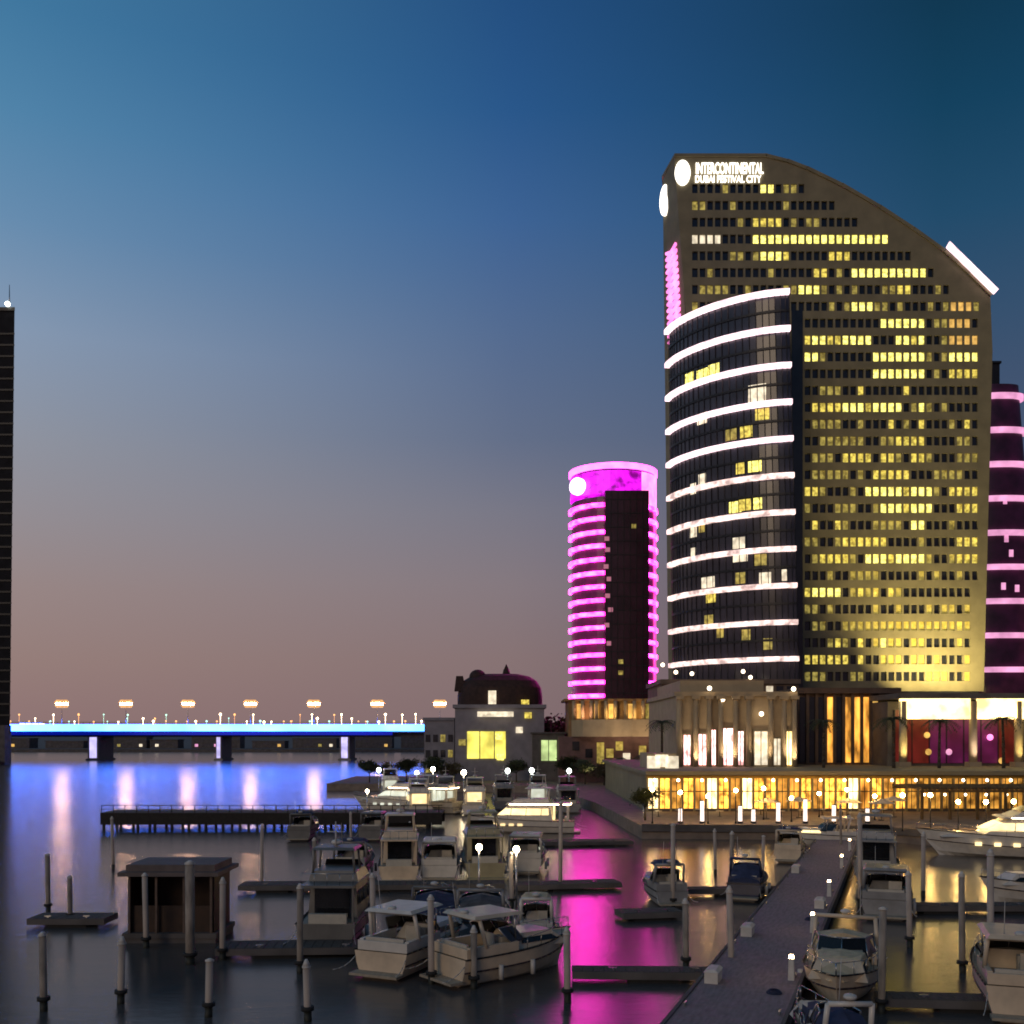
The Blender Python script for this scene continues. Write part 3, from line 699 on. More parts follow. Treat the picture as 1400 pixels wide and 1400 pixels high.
# rooftop terrace lights under the bay
for px, py in ((906, 909), (924, 919), (946, 921), (1016, 918), (1026, 926), (970, 941), (988, 956), (1041, 976), (1085, 942)):
    Dq = 183 if py < 930 else 156.9
    x = px2(px, Dq); z = zof(py, Dq)
    p = MB(); p.ball((x, Dq, z), .36, 8); p.build('wall_lamp', emi('wall_lamp_glow', (1, .8, .55), 5), pod)
p = MB(); x0, x1 = px2(905, 184), px2(1092, 184)
p.box(x0, x1, 184, 203, zt + .72, 21.2); p.box(x0 - .4, x1 + .2, 183.4, 203, 21.2, 22.0); p.build('upper_terrace', mat('brown_plaster', (.16, .11, .08), .8, 0, .6, .3), pod)
for px in range(912, 1085, 14):
    x = px2(px, 184)
    bx('window', W_PALE if (px // 14) % 3 == 0 else W_LO if px < 1020 else GLASS, pod, x - .6, x + .6, 183.8, 183.98, 18.9, 20.8)

# ------------------------------------------------------------------ restaurant row on the promenade
rw = thing('restaurant_row', 'row of golden lit restaurants with glazed fronts along the promenade', 'restaurants', (px2(1060, 137), 139, 1.5))
RD = 140
x0, x1 = px2(886, RD), px2(1420, RD)
nb = 33
for i in range(nb):
    xa = x0 + (x1 - x0) * i / nb; xb = x0 + (x1 - x0) * (i + 1) / nb
    m = (GOLDD if i > 21 else GOLD2 if i in (0, 5, 8, 17) else GOLDD if i in (2, 7, 11, 14, 20) else AMBER if i in (4, 12, 18) else GOLD)
    wi = bx('window', m, rw, xa + .14, xb - .14, RD + 1.0, RD + 1.2, 1.9, ZT - .5)
    f = MB(); f.box((xa + xb) / 2 - .04, (xa + xb) / 2 + .04, RD + .9, RD + .99, 1.9, ZT - .5); f.box(xa + .14, xb - .14, RD + .88, RD + .99, 4.2, 4.32); f.build('frame', DARKM, wi)
    c = MB(); c.box(xa - .13, xa + .13, RD + .6, RD + 1.5, 1.5, ZT - .02); c.build('pillar', BEIGE, rw)
p = MB(); p.box(x0 - .3, x1 + .3, RD - 1.6, RD + .55, ZT - .45, ZT - .1); p.build('awning', mat('ochre_awning', (.45, .28, .06), .8, 0, 1, .2), rw)
p = MB(); p.box(x0, x1, RD + 1.0, RD + 1.5, 1.5, 1.88); p.build('plinth', DCONC, rw)
for i in range(0, nb, 2):
    xa = x0 + (x1 - x0) * (i + .5) / nb
    p = MB(); p.ball((xa, RD - .5, ZT - .75), .2, 8); p.cyl((xa, RD - .5, ZT - .6), (xa, RD - .5, ZT - .45), .03, n=5); p.build('pendant_lamp', LAMPS, rw)
# hedge-topped dark pergola to the right
pg = thing('pergola', 'dark timber pergola above the lit yacht right of the golden restaurants', 'pergola', (px2(1320, 132), 132, 1.5))
x0, x1 = px2(1240, 132), px2(1460, 132)
p = MB()
for i in range(40): p.box(x0 + i * (x1 - x0) / 39 - .1, x0 + i * (x1 - x0) / 39 + .1, 127, 136.9, 5.2, 5.5)
p.build('roof', mat('brown_timber', (.09, .055, .02), .8, 0, 2, .35), pg)
p = MB(); p.box(x0 - .2, x1 + .2, 127.0, 127.3, 4.9, 5.18); p.box(x0 - .2, x1 + .2, 136.3, 136.6, 4.9, 5.18); p.build('beam', MATS['brown_timber'], pg)
for i in range(7):
    x = x0 + i * (x1 - x0) / 6
    c = MB(); c.box(x - .15, x + .15, 127.0, 127.3, 1.5, 4.9); c.build('post', MATS['brown_timber'], pg)
for i in range(8):
    x = x0 + (i + .4) * (x1 - x0) / 8
    p = MB(); p.ball((x, 129, 4.5), .16, 8); p.build('pendant_lamp', LAMPS, pg)
# white light columns on the quay
lc = [(930, 1.5), (960, 2.4), (1012, 1.8), (1030, 1.4), (1064, 2.2), (1101, 2.6), (1140, 1.9), (1186, 1.5)]
for i, (px, h) in enumerate(lc):
    x = px2(px, 122)
    o = thing('light_column', 'white glowing light column on the promenade edge, ' + ordl(i, len(lc)), 'lamp', (x, 122, 1.5), group='light columns on the promenade')
    p = MB(); p.cyl((0, 0, 0), (0, 0, .25), .34, .3, 12); p.build('base', DARKM, o, False)
    p = MB(); p.cyl((0, 0, .25), (0, 0, .25 + h), .24, .22, 12); p.build('diffuser', emi('column_white', (1, .86, .78), 1.5, .2, 1), o, False)
    p = MB(); p.cyl((0, 0, .25 + h), (0, 0, .35 + h), .28, .2, 12); p.build('cap', DARKM, o, False)
GLOBE = emi('gold_globe', (1.0, .56, .16), 150)
for i in range(14):
    px = 892 + i * 38; D = random.choice([121.5, 124, 127, 131]) if px < 1230 else 112
    h = random.uniform(2.6, 3.9); x = px2(px, D)
    o = thing('promenade_lamp', 'gold globe lamp post on the promenade, ' + ordl(i, 14), 'lamp', (x, D, 1.5), group='gold lamp posts on the promenade')
    p = MB(); p.cyl((0, 0, 0), (0, 0, h), .06, .05, 8); p.cyl((0, 0, 0), (0, 0, .3), .14, .1, 8); p.build('pole', DARKM, o, False)
    p = MB(); p.ball((0, 0, h + .2), .24, 10); p.build('globe', GLOBE, o, False)
# dining umbrellas, tables
def parasol(x, y, label, m, s=1.0):
    o = thing('parasol', label, 'parasol', (x, y, 1.5), group='open parasols on the promenade')
    p = MB(); p.cyl((0, 0, .12), (0, 0, 2.6 * s), .04, n=6); p.build('pole', STEEL, o, False)
    p = MB(); p.cyl((0, 0, 0), (0, 0, .12), .35, n=10); p.build('base', DCONC, o, False)
    p = MB(); p.loft([[(1.7 * s * math.cos(a) * k, 1.7 * s * math.sin(a) * k, (2.15 + .55 * (1 - k)) * s) for a in [2 * math.pi * i / 8 for i in range(8)]] for k in (1.0, .5, .04)], close=True, caps=False)
    p.build('canopy', m, o, False)
for i, (px, D) in enumerate(((1048, 128), (1092, 130), (1160, 127), (1205, 126), (1222, 131))):
    parasol(px2(px, D), D, 'open cream parasol before the restaurants, ' + ordl(i, 5), mat('cream_canvas', (.6, .52, .38), .8, 0, 2, .1))

def dining(x, y, label):
    o = thing('dining_table', label, 'table', (x, y, 1.5), random.uniform(0, 1.5), 'dining tables before the restaurants')
    p = MB(); p.cyl((0, 0, .70), (0, 0, .75), .5, .5, 14); p.build('tabletop', GEL, o, False)
    p = MB(); p.cyl((0, 0, 0), (0, 0, .70), .05, .05, 6); p.cyl((0, 0, 0), (0, 0, .04), .28, .25, 10); p.build('pedestal', DARKM, o, False)
for i in range(12):
    px = 900 + i * 28; D = 132 + (i % 3) * 1.6
    dining(px2(px, D), D, 'white round dining table before the golden windows, ' + ordl(i, 12))

# ------------------------------------------------------------------ left waterfront buildings
# domed pavilion
VD = 236
pv = thing('domed_pavilion', 'pavilion with dark brown domed roof and bright yellow glass front', 'pavilion', (px2(683, VD), VD + 8, 1.5))
x0, x1 = px2(622, VD), px2(744, VD); zb_, ze_ = 1.5, zof(968, VD)
p = MB(); p.box(x0, x1, VD, VD + 17, zb_, ze_); p.box(x0 - .5, x1 + .5, VD - .6, VD + 17.4, ze_, ze_ + .8); wl = p.build('wall', GREYW, pv)
prof = [(0, 1.0), (2.6, 1.0), (5.0, .97), (7.0, .87), (8.3, .70), (9.0, .45), (9.2, .12)]
cxm, rxm = (x0 + x1) / 2, (x1 - x0) / 2 - .2
p = MB()
for rr_ in (1,):
    rings = []
    for h, k in prof:
        ring = []
        for i in range(32):
            a = 2 * math.pi * i / 32; c, s_ = math.cos(a), math.sin(a)
            ring.append((cxm + rxm * k * math.copysign(abs(c) ** .6, c), VD + 8.4 + 8.4 * k * math.copysign(abs(s_) ** .6, s_), ze_ + .8 + h * .82))
        rings.append(ring)
    p.loft(rings, close=True, smooth=False)
rf = p.build('roof', ROOFM, pv)
p = MB(); xx = px2(692, VD); p.cyl((xx, VD + 8, ze_ + 7.8), (xx, VD + 8, ze_ + 9.4), 1.0, .7, 8); p.cyl((xx, VD + 8, ze_ + 9.4), (xx, VD + 8, ze_ + 10.6), .6, .1, 8); p.build('finial', ROOFM, rf)
p = MB(); xx = px2(652, VD); p.ball((xx, VD + 5, ze_ + 7.4), 2.0, 10, 0, .9); p.build('finial', ROOFM, rf)
p = MB(); xx = px2(626, VD); p.frus(xx - 1.0, xx + 1.6, 1, ze_ + 4, xx - .6, xx + 1, .4, ze_ + 7.6, yc=VD + 4); p.build('finial', ROOFM, rf)
xx = px2(673, VD); bx('dormer_window', W_PALE, rf, xx - .9, xx + .9, VD - .5, VD + .3, ze_ + .9, ze_ + 4.0)
xx = px2(718, VD); bx('dormer_window', W_MID, rf, xx - .9, xx + .9, VD - .5, VD + .3, ze_ + .2 + .65, ze_ + 1.9)
bx('canopy_light', SIGNW and W_PALE, wl, px2(653, VD), px2(702, VD), VD - 1.6, VD - .65, zof(980, VD), zof(973, VD))
ya = [(638, 656, YELR), (656, 676, YELR), (676, 692, YELR)]
for a, b_, m in ya:
    wi = bx('window', m, wl, px2(a + .8, VD), px2(b_ - .8, VD), VD - .2, VD - .02, zof(1037, VD), zof(1000, VD))
    f = MB(); f.box(px2(a - .8, VD), px2(a + .8, VD), VD - .4, VD - .01, zof(1040, VD), zof(997, VD)); f.build('frame', DARKM, wi)
for px, py, m in ((682, 1007, W_HI), (710, 998, W_PALE), (684, 1035, W_HI), (632, 1015, W_LO), (722, 978, W_MID)):
    x = px2(px, VD); z = zof(py, VD); bx('window', m, wl, x - .8, x + .8, VD - .45, VD - .22, z - .7, z + .7)
# low grey block left
o = thing('grey_block', 'low grey flat roofed block between the bridge end and the domed pavilion', 'building', (px2(600, 240), 248, 1.5))
x0, x1 = px2(580, 240), px2(621, 240)
p = MB(); p.box(x0, x1, 240, 256, 1.5, zof(985, 240)); p.box(x0 - .3, x1, 239.6, 256.3, zof(985, 240), zof(981, 240)); w_ = p.build('wall', GREYW, o)
for i in range(4):
    for k in range(3):
        x = x0 + (i + .5) * (x1 - x0) / 4; z = 3.2 + 3.6 * k
        bx('window', W_LO if (i + k) % 4 == 0 else GLASS, w_, x - .55, x + .55, 239.85, 239.98, z, z + 1.7)
# green lit box
o = thing('kiosk_building', 'small dark building with pale green lit front right of the domed pavilion', 'building', (px2(748, 232), 238, 1.5))
x0, x1 = px2(728, 232), px2(772, 232)
p = MB(); p.box(x0, x1, 232, 243, 1.5, zof(1003, 232)); p.box(x0 - .4, x1 + .4, 231.5, 243, zof(1003, 232), zof(1001, 232)); w_ = p.build('wall', DCONC, o)
bx('window', GRNR, w_, px2(740, 232), px2(761, 232), 231.8, 231.98, zof(1040, 232), zof(1012, 232))
p = MB(); p.box(px2(749.5, 232), px2(750.5, 232), 231.7, 231.79, zof(1040, 232), zof(1012, 232)); p.build('frame', DARKM, w_)
# terraced villa below pink tower
VV = 226
tv = thing('terrace_building', 'cream terraced building with curved canopy in front of the pink tower', 'building', (px2(850, VV), VV + 8, 1.5))
x0, x1 = px2(764, VV), px2(932, VV)
p = MB(); p.box(x0, x1, VV + 2, VV + 20, 1.5, zof(1007, VV)); p.build('wall', mat('rose_plaster', (.17, .10, .095), .8, 0, .5, .3), tv)
p = MB(); arc = [(px2(782, VV), VV + 1.9), (px2(796, VV), VV - 2.2), (px2(825, VV), VV - 4.6), (px2(860, VV), VV - 5.4), (px2(895, VV), VV - 4.6), (px2(925, VV), VV - 2), (px2(936, VV), VV + 1.9)]
p.prism(arc, zof(1007, VV), zof(984, VV)); p.build('canopy', PLASTER, tv)
p = MB(); p.box(px2(778, VV), px2(912, VV), VV + 2, VV + 16, zof(1007, VV) + .01, zof(958, VV)); p.box(px2(772, VV), px2(918, VV), VV + 1, VV + 17, zof(958, VV), zof(955, VV)); p.build('upper_wall', mat('ochre_plaster', (.26, .16, .07), .8, 0, .6, .3), tv)
for i, px in enumerate((785, 797, 809, 816, 829, 842, 856, 868, 880, 892, 904)):
    x = px2(px, VV)
    c = MB(); c.cyl((x, VV + .9, zof(984, VV)), (x, VV + .9, zof(958, VV)), .42, n=10); c.build('column', PLASTER, tv)
    if i % 2 == 0: bx('window', W_OR if i < 7 else W_LO, tv, x + .7, x + 1.7, VV + 1.85, VV + 1.99, zof(982, VV), zof(962, VV))
for px, col, e in ((800, (1, .5, .3), 260), (835, (1, .62, .2), 260), (870, (1, .6, .2), 220), (900, (1, .62, .35), 260)):
    spot('terrace_uplight', (px2(px, VV), VV - 1.6, zof(984, VV) + .3), (px2(px, VV), VV + 2, zof(965, VV)), e * 3, col, 110)
    spot('canopy_uplight', (px2(px, VV), VV - 10, 3.0), (px2(px, VV), VV - 4, zof(998, VV)), 3500, (1, .72, .45), 80)
for i, (px, py, m) in enumerate(((822, 1030, PINKR), (806, 1030, GLASS), (835, 1030, ROSE), (788, 1020, GLASS), (858, 1036, W_PALE), (848, 1020, W_LO), (880, 1026, W_LO), (905, 1022, W_LO), (870, 1072, W_LO), (843, 1062, ROSE), (905, 1040, W_OR))):
    x = px2(px, VV); z = zof(py, VV); s_ = 2.4 if i in (0,) else 1.0
    if m is ROSE or m is PINKR: m = W_LO
    bx('window', m, tv, x - .8, x + .8, VV + 1.8, VV + 1.98, max(1.7, z - s_), max(3.4, z + s_))
p = MB(); p.box(px2(800, VV), px2(926, VV), VV - 1.5, VV + 1.95, 4.6, 5.2); p.build('balcony', mat('rose_plaster', (.17, .1, .095)), tv)

# ------------------------------------------------------------------ trees
def make_tree(h, rx, n, m, name='tree'):
    o = thing(name, '', 'tree', (0, 0, 0))
    p = MB(); p.cyl((0, 0, 0), (.1, 0, h * .45), .22, .14, 8)
    for k in range(6):
        a = k * 1.05; p.cyl((.1, 0, h * .38), (rx * .55 * math.cos(a), rx * .55 * math.sin(a), h * .7), .09, .03, 5)
    p.build('trunk', BARK, o, False)
    c = MB()
    cl = [(random.gauss(0, rx * .45), random.gauss(0, rx * .45), h * random.uniform(.5, .95)) for _ in range(26)]
    for _ in range(n):
        q_ = random.choice(cl); s_ = random.uniform(.14, .34)
        v = Vector((q_[0] + random.gauss(0, rx * .2), q_[1] + random.gauss(0, rx * .2), q_[2] + random.gauss(0, h * .065)))
        d1 = Vector((random.uniform(-1, 1), random.uniform(-1, 1), random.uniform(-1, 1))).normalized(); d2 = d1.orthogonal().normalized()
        c.add([v - d1 * s_, v + d2 * s_ * .6, v + d1 * s_, v - d2 * s_ * .6], [(0, 1, 2, 3)])
    me = c
    me_o = bpy.data.meshes.new('crown'); me_o.from_pydata(me.v, [], me.f); me_o.materials.append(m)
    co = bpy.data.objects.new('crown', me_o); COL.objects.link(co); co.parent = o
    return o
def make_palm(h):
    o = thing('palm_tree', '', 'palm', (0, 0, 0))
    p = MB(); pr = (0, 0, 0)
    for k in range(8):
        nx = (.03 * k * k * .12, 0, h * (k + 1) / 8); p.cyl(pr, nx, .24 - .012 * k, .23 - .012 * k, 8); pr = nx
    p.build('trunk', BARK, o, False)
    c = MB()
    for k in range(18):
        a = k * 2.4; up = random.uniform(.1, 1.0); Ln = random.uniform(2.2, 3.0); pts = []
        for i in range(7):
            t_ = i / 6; r_ = Ln * t_; pts.append(Vector((pr[0] + math.cos(a) * r_, math.sin(a) * r_, h + up * 1.6 * t_ - 2.2 * t_ * t_)))
        side = Vector((-math.sin(a), math.cos(a), 0))
        for i in range(6):
            for sg in (-1, 1):
                for q_ in (0, .5):
                    b0 = pts[i].lerp(pts[i + 1], q_); b1 = pts[i].lerp(pts[i + 1], q_ + .28)
                    tip = b1 + side * sg * .65 * (1 - .1 * i) + Vector((0, 0, -.3))
                    c.add([b0, b1, tip], [(0, 1, 2)])
    me_o = bpy.data.meshes.new('crown'); me_o.from_pydata([tuple(v) for v in c.v], [], c.f); me_o.materials.append(LEAF)
    co = bpy.data.objects.new('crown', me_o); COL.objects.link(co); co.parent = o
    return o
protoA = make_tree(6.5, 2.9, 2600, LEAF); protoB = make_tree(6.0, 2.6, 2400, LEAFD); protoP = make_palm(7.0)
tr = [('A', 505, 226, .75, 'dark leafy tree on the shore at the left end of the quay'), ('B', 530, 229, .7, 'dry brown bushy tree left of the grey block'), ('A', 556, 227, .8, 'dark bushy tree in front of the bridge end light'),
      ('A', 592, 229, .85, 'dark tree before the low grey block'), ('B', 618, 228, .7, 'brown leafy tree between grey block and domed pavilion'), ('A', 706, 229, .75, 'dark tree right of the yellow glass front'),
      ('A', 775, 224, .9, 'dark tree right of the green lit building'), ('B', 758, 250, 2.35, 'large dark brown tree rising left of the pink tower'), ('A', 800, 219, .8, 'dark tree below the left end of the curved canopy'),
      ('P', 848, 216, .8, 'palm tree on the dark shore below the curved canopy'), ('P', 880, 205, .9, 'palm tree left of the golden restaurants'), ('B', 826, 214, .75, 'brown shrubby tree below the pink tower'),
      ('P', 905, 160, 1.0, 'palm tree behind the leftmost restaurant windows'), ('P', 1222, 150, 1.05, 'palm tree beside the lit white column right of the lobby'), ('P', 1126, 152, 1.0, 'palm tree in front of the dark lobby glass'),
      ('P', 1284, 150, 1.0, 'palm tree in front of the purple lit hall'), ('P', 1372, 150, 1.05, 'palm tree at the right end of the purple hall'), ('A', 882, 126, .62, 'small green tree on the quay left of the restaurants')]
used = set(); pr = {'A': protoA, 'B': protoB, 'P': protoP}
for i, (k, px, D, s_, lab) in enumerate(tr):
    o = pr[k] if k not in used else copy_tree(pr[k]); used.add(k)
    z = 1.5
    if D in (150, 152, 160): z = 7.15
    x = px2(px, D)
    if k != 'P' and px < 640: x = max(x, -23.0 + 0.0) if False else x
    o.location = (x, D, z); o.rotation_euler = (0, 0, i * 1.7); o.scale = (s_, s_, s_); o['label'] = lab
    o['group'] = 'palms along the waterfront' if k == 'P' else 'trees along the waterfront'
# extend ground under the western trees
q = MB(); q.prism([(-40, 221), (-24.0, 221), (-24.0, 262), (-40, 262)], -3, 1.5)
struct('shore_spit', q, PAVE)

# ------------------------------------------------------------------ docks
def pontoon(name, label, a, b_, w_, m=WOOD, group='floating docks'):
    a, b_ = Vector(a), Vector(b_); Lh = (b_ - a).length; ang = math.atan2(b_.y - a.y, b_.x - a.x)
    o = thing(name, label, 'dock', (a.x, a.y, 0), ang, group)
    p = MB(); n_ = max(2, int(Lh / .5))
    for i in range(n_): p.box(i * Lh / n_, (i + 1) * Lh / n_ - .03, -w_ / 2, w_ / 2, .50, .56)
    p.build('deck', m, o, False)
    p = MB(); p.box(0, Lh, -w_ / 2 - .04, -w_ / 2 + .12, .18, .54); p.box(0, Lh, w_ / 2 - .12, w_ / 2 + .04, .18, .54); p.box(0, .12, -w_ / 2 + .13, w_ / 2 - .13, .2, .495); p.box(Lh - .12, Lh, -w_ / 2 + .13, w_ / 2 - .13, .2, .495)
    p.build('fender_beam', DCONC, o, False)
    k = max(1, int(Lh / 5))
    for i in range(k):
        xc = (i + .5) * Lh / k; p = MB(); p.box(xc - 1.2, xc + 1.2, -w_ / 2 + .15, w_ / 2 - .15, -.35, .48); p.build('float', RUB, o, False)
    for i in range(max(2, int(Lh / 4))):
        xc = (i + .5) * Lh / max(2, int(Lh / 4))
        p = MB(); p.box(xc - .2, xc + .2, -w_ / 2 + .2, -w_ / 2 + .26, .66, .72); p.box(xc - .05, xc + .05, -w_ / 2 + .2, -w_ / 2 + .26, .56, .66); p.build('cleat', STEEL, o, False)
    return o
def P_(px, py): return wp(px, py, .55)
pontoon('floating_dock', 'short dark dock at far left with pale posts before it', P_(48, 1252), P_(152, 1252), 2.2)
pontoon('floating_dock', 'dark dock right of the long white yacht, before the far shore', P_(700, 1150), P_(862, 1148), 3.0)
pontoon('floating_dock', 'dock crossing the top of the magenta reflection', P_(700, 1208), P_(845, 1204), 2.2)
pontoon('floating_dock', 'short dock under the small boat right of the magenta reflection', P_(846, 1246), P_(928, 1243), 1.8)
pontoon('floating_dock', 'thin dark dock across the rose coloured water left of the walkway', P_(938, 1214), P_(1062, 1213), 1.4)
pontoon('floating_dock', 'finger dock crossing the magenta reflection near the bottom', P_(782, 1324), P_(1004, 1326), 1.3)
pontoon('floating_dock', 'thin dark dock over golden water at the right edge', P_(1230, 1236), P_(1440, 1236), 1.5)
pontoon('floating_dock', 'finger dock over brown water in the bottom right corner', P_(1200, 1360), P_(1440, 1366), 1.3)
pontoon('floating_dock', 'dark dock behind the two beige cruisers', P_(300, 1292), P_(760, 1286), 2.2)
pontoon('floating_dock', 'dark dock in the middle left harbour behind the grey boats', P_(330, 1208), P_(690, 1206), 2.4)
pr_ = thing('timber_pier', 'long low dark timber pier standing before the blue water at left', 'pier', (-40, 134, 0))
xa, xb = px2(146, 134), px2(606, 134)
p = MB(); p.box(xa, xb, 132, 137, 1.75, 2.0); p.build('deck', WOOD, pr_)
p = MB(); p.box(xa, xb, 131.85, 131.98, .45, 1.95); p.box(xa, xb, 137.02, 137.15, .45, 1.95); p.build('fascia', mat('tarred_wood', (.02, .016, .013), .8, 0, 2, .3), pr_)
k = 0; x = xa + .3
while x < xb:
    for yy in (132.3, 136.7):
        p = MB(); p.cyl((x, yy, -2), (x, yy, 1.74), .2, n=8); p.build('post', MATS['tarred_wood'], pr_)
    x += 2.2
p = MB(); x = xa + .1
while x < xb:
    p.box(x - .05, x + .05, 132.05, 132.15, 2.0, 2.9); x += 1.5
p.box(xa, xb, 132.03, 132.17, 2.9, 2.98); p.box(xa, xb, 132.06, 132.14, 2.4, 2.46); p.build('railing', MATS['tarred_wood'], pr_)
# main walkway
wl_a, wl_b = wp(1000, 1402, .75), (38.2, 116.4)
a = Vector((8.3, 40.0)); b_ = Vector((37.3, 116.2)); Lh = (b_ - a).length; ang = math.atan2(b_.y - a.y, b_.x - a.x)
o = thing('main_walkway', 'wide grey walkway running from the bottom edge up to the promenade', 'walkway', (a.x, a.y, 0), ang)
p = MB(); xx = -8.0
while xx < Lh - .4: p.box(xx, xx + .57, -2.1, 2.1, .70, .80 + random.uniform(0, .006)); xx += .6
p.build('deck', WALK, o, False)
for k in range(12):
    for sg in (-1, 1):
        xx = -5 + k * 6.8; p = MB(); p.box(xx - .22, xx + .22, sg * 1.9 - .04, sg * 1.9 + .04, .92, .98); p.box(xx - .12, xx - .06, sg * 1.9 - .03, sg * 1.9 + .03, .8, .92); p.box(xx + .06, xx + .12, sg * 1.9 - .03, sg * 1.9 + .03, .8, .92); p.build('cleat', STEEL, o, False)
p = MB(); p.box(-8, Lh, -2.26, -2.10, .25, .86); p.box(-8, Lh, 2.10, 2.26, .25, .86); p.build('fender_beam', DCONC, o, False)
for i in range(9):
    p = MB(); p.box(-7 + i * 10, -1 + i * 10, -1.9, 1.9, -.35, .66); p.build('float', RUB, o, False)
def on_walk(t_, off): 
    d_ = (b_ - a).normalized(); n_ = Vector((-d_.y, d_.x)); return a + d_ * t_ + n_ * off
for i, (t_, off, lab) in enumerate([(6.5, 1.55, 'nearest the bottom edge'), (18, 1.6, 'behind the beige covered boat'), (29, -1.5, 'beside the dark boat left of the walkway'), (46, 1.6, 'far up the walkway')]):
    q_ = on_walk(t_, off)
    o = thing('dock_box', 'low white dock box on the walkway, ' + lab, 'dock box', (q_.x, q_.y, .807), ang, 'dock boxes on the walkway')
    p = MB(); p.box(-.6, .6, -.3, .3, 0, .5); p.build('body', GEL, o, False)
    p = MB(); p.frus(-.64, .64, .34, .5, -.58, .58, .2, .62); p.build('lid', PCAP, o, False)
for i, (t_, lab) in enumerate([(5.2, 'coiled dark hose on the walkway near the bottom edge'), (24, 'coiled dark hose on the middle of the walkway')]):
    q_ = on_walk(t_, -1.3); p = MB()
    for k in range(3):
        r_ = .32 - .05 * k; p.path([(q_.x + r_ * math.cos(u * math.pi / 8), q_.y + r_ * math.sin(u * math.pi / 8), .84 + .05 * k) for u in range(17)], .03, 5)
    tag(p.build('hose_coil', BCANVAS), lab, 'hose', 'hose coils on the walkway')
ped = [(8, 'near the bottom edge'), (20, 'beside the beige covered boat'), (34, 'behind the covered boat'), (50, 'half way to the promenade'), (64, 'near the promenade')]
for i, (t_, lab) in enumerate(ped):
    q_ = on_walk(t_, -1.75)
    o = thing('added_pedestal', 'added pale pedestal with small fill lamp on the walkway, ' + lab, 'pedestal', (q_.x, q_.y, .8), ang, 'added dock pedestals on the walkway')
    p = MB(); p.frus(-.16, .16, .14, 0, -.12, .12, .11, 1.0); p.build('body', PCAP, o, False)
    p = MB(); p.frus(-.11, .11, .1, 1.0, -.09, .09, .08, 1.14); p.build('lamp', emi('pedestal_fill', (1, .68, .36), 45), o, False)  # pedestals and their lamps are added to warm the nearby boats

# ------------------------------------------------------------------ piles
pl = [(60, 1382, 3.6, 'pale pile in dark water at the far left below the short dock'), (165, 1372, 3.0, 'pale pile at lower left between the short dock and the shelter'), (200, 1296, 4.4, 'pile at the left front of the dark dock shelter'),
      (260, 1318, 5.6, 'tallest thick pile, in front of the dark dock shelter'), (285, 1390, 2.7, 'short pale pile at the bottom below the dock shelter'), (304, 1312, 4.4, 'pile at the right front of the dark dock shelter'),
      (410, 1330, 4.6, 'pale pile beside the dark grey boat at left of centre'), (421, 1396, 2.6, 'short pile at the bottom edge left of the beige cruisers'), (358, 1212, 5.0, 'thin pile behind the grey boats at left'), (431, 1218, 4.2, 'thin pile above the grey boat rows'),
      (511, 1306, 4.6, 'pile in front of the left beige cruiser cabin'), (590, 1345, 4.4, 'pile between the two beige cruisers'), (648, 1352, 3.0, 'pile at the side of the near beige cruiser'),
      (766, 1215, 7.0, 'tall pile left of the magenta reflection'), (776, 1370, 3.4, 'pale pile at the lower left of the magenta reflection'), (938, 1325, 3.7, 'dark pile in the rose water above the finger dock'), (1000, 1330, 4.4, 'thick pile where the finger dock meets the walkway'),
      (978, 1195, 4.0, 'thin dark pile in rose water near the promenade'), (1000, 1215, 4.6, 'thin dark pile on the thin dock over rose water'), (1043, 1210, 4.2, 'thin pile left of the round boat by the walkway'), (920, 1240, 6.0, 'pale pile beside the small boat right of the magenta reflection'),
      (1205, 1385, 4.8, 'tall pale pile right of the beige covered boat'), (1244, 1295, 4.4, 'pile over golden brown water right of the small stern'), (1262, 1225, 4.8, 'slim pile near the lit flybridge yacht'), (1316, 1330, 5.2, 'pile over golden water'), (1354, 1345, 6.5, 'dark tall pile near the right edge'),
      (155, 1188, 4.8, 'pile at the left end of the long dark dock'), (66, 1248, 4.2, 'dark pile at the left end of the short dock'), (480, 1160, 4.0, 'thin pile before the dock under the long white yacht'), (1176, 1240, 6.6, 'tall pile left of the small white stern near the walkway'), (1150, 1165, 5.0, 'pile at the quay above the walkway'),
      (560, 1180, 4.0, 'pile by the middle harbour boats'), (700, 1240, 4.0, 'pile right of the flybridge boat in the middle'), (96, 1262, 3.2, 'dark pile in the middle of the short dock')]
for i, (px, py, h, lab) in enumerate(pl):
    x, D = wp(px, py)
    o = thing('mooring_pile', lab, 'pile', (x, D, 0), group='mooring piles'); r_ = .155 if i not in (3,) else .24
    if D > 80: r_ = .13
    p = MB(); p.cyl((0, 0, -2), (0, 0, h - .35), r_, r_, 14); p.build('shaft', PILE if i % 3 else mat('pile_weathered', (.30, .25, .20), .75, 0, 2.5, .45, .3, stretch=(1, 1, .3)), o, False)
    p = MB(); p.cyl((0, 0, -.3), (0, 0, .42), r_ + .012, r_ + .012, 14); p.build('tide_stain', mat('algae', (.02, .022, .014), .6, 0, 4, .5), o, False)
    o.rotation_euler = (R(random.uniform(-1.2, 1.2)), R(random.uniform(-1.6, 1.6)), random.uniform(0, 6)); ch = random.choice([.06, .12, .28, .2])
    p = MB(); p.cyl((0, 0, h - .35), (0, 0, h - .28), r_ + .03, r_ + .03, 14); p.cyl((0, 0, h - .28), (0, 0, h - .28 + ch), r_ + .02, r_ * .35, 14); p.build('cap', PCAP, o, False)
    if D < 75:
        p = MB(); p.cyl((0, 0, .45), (0, 0, .62), r_ + .12, r_ + .12, 14); p.build('collar', RUB, o, False)

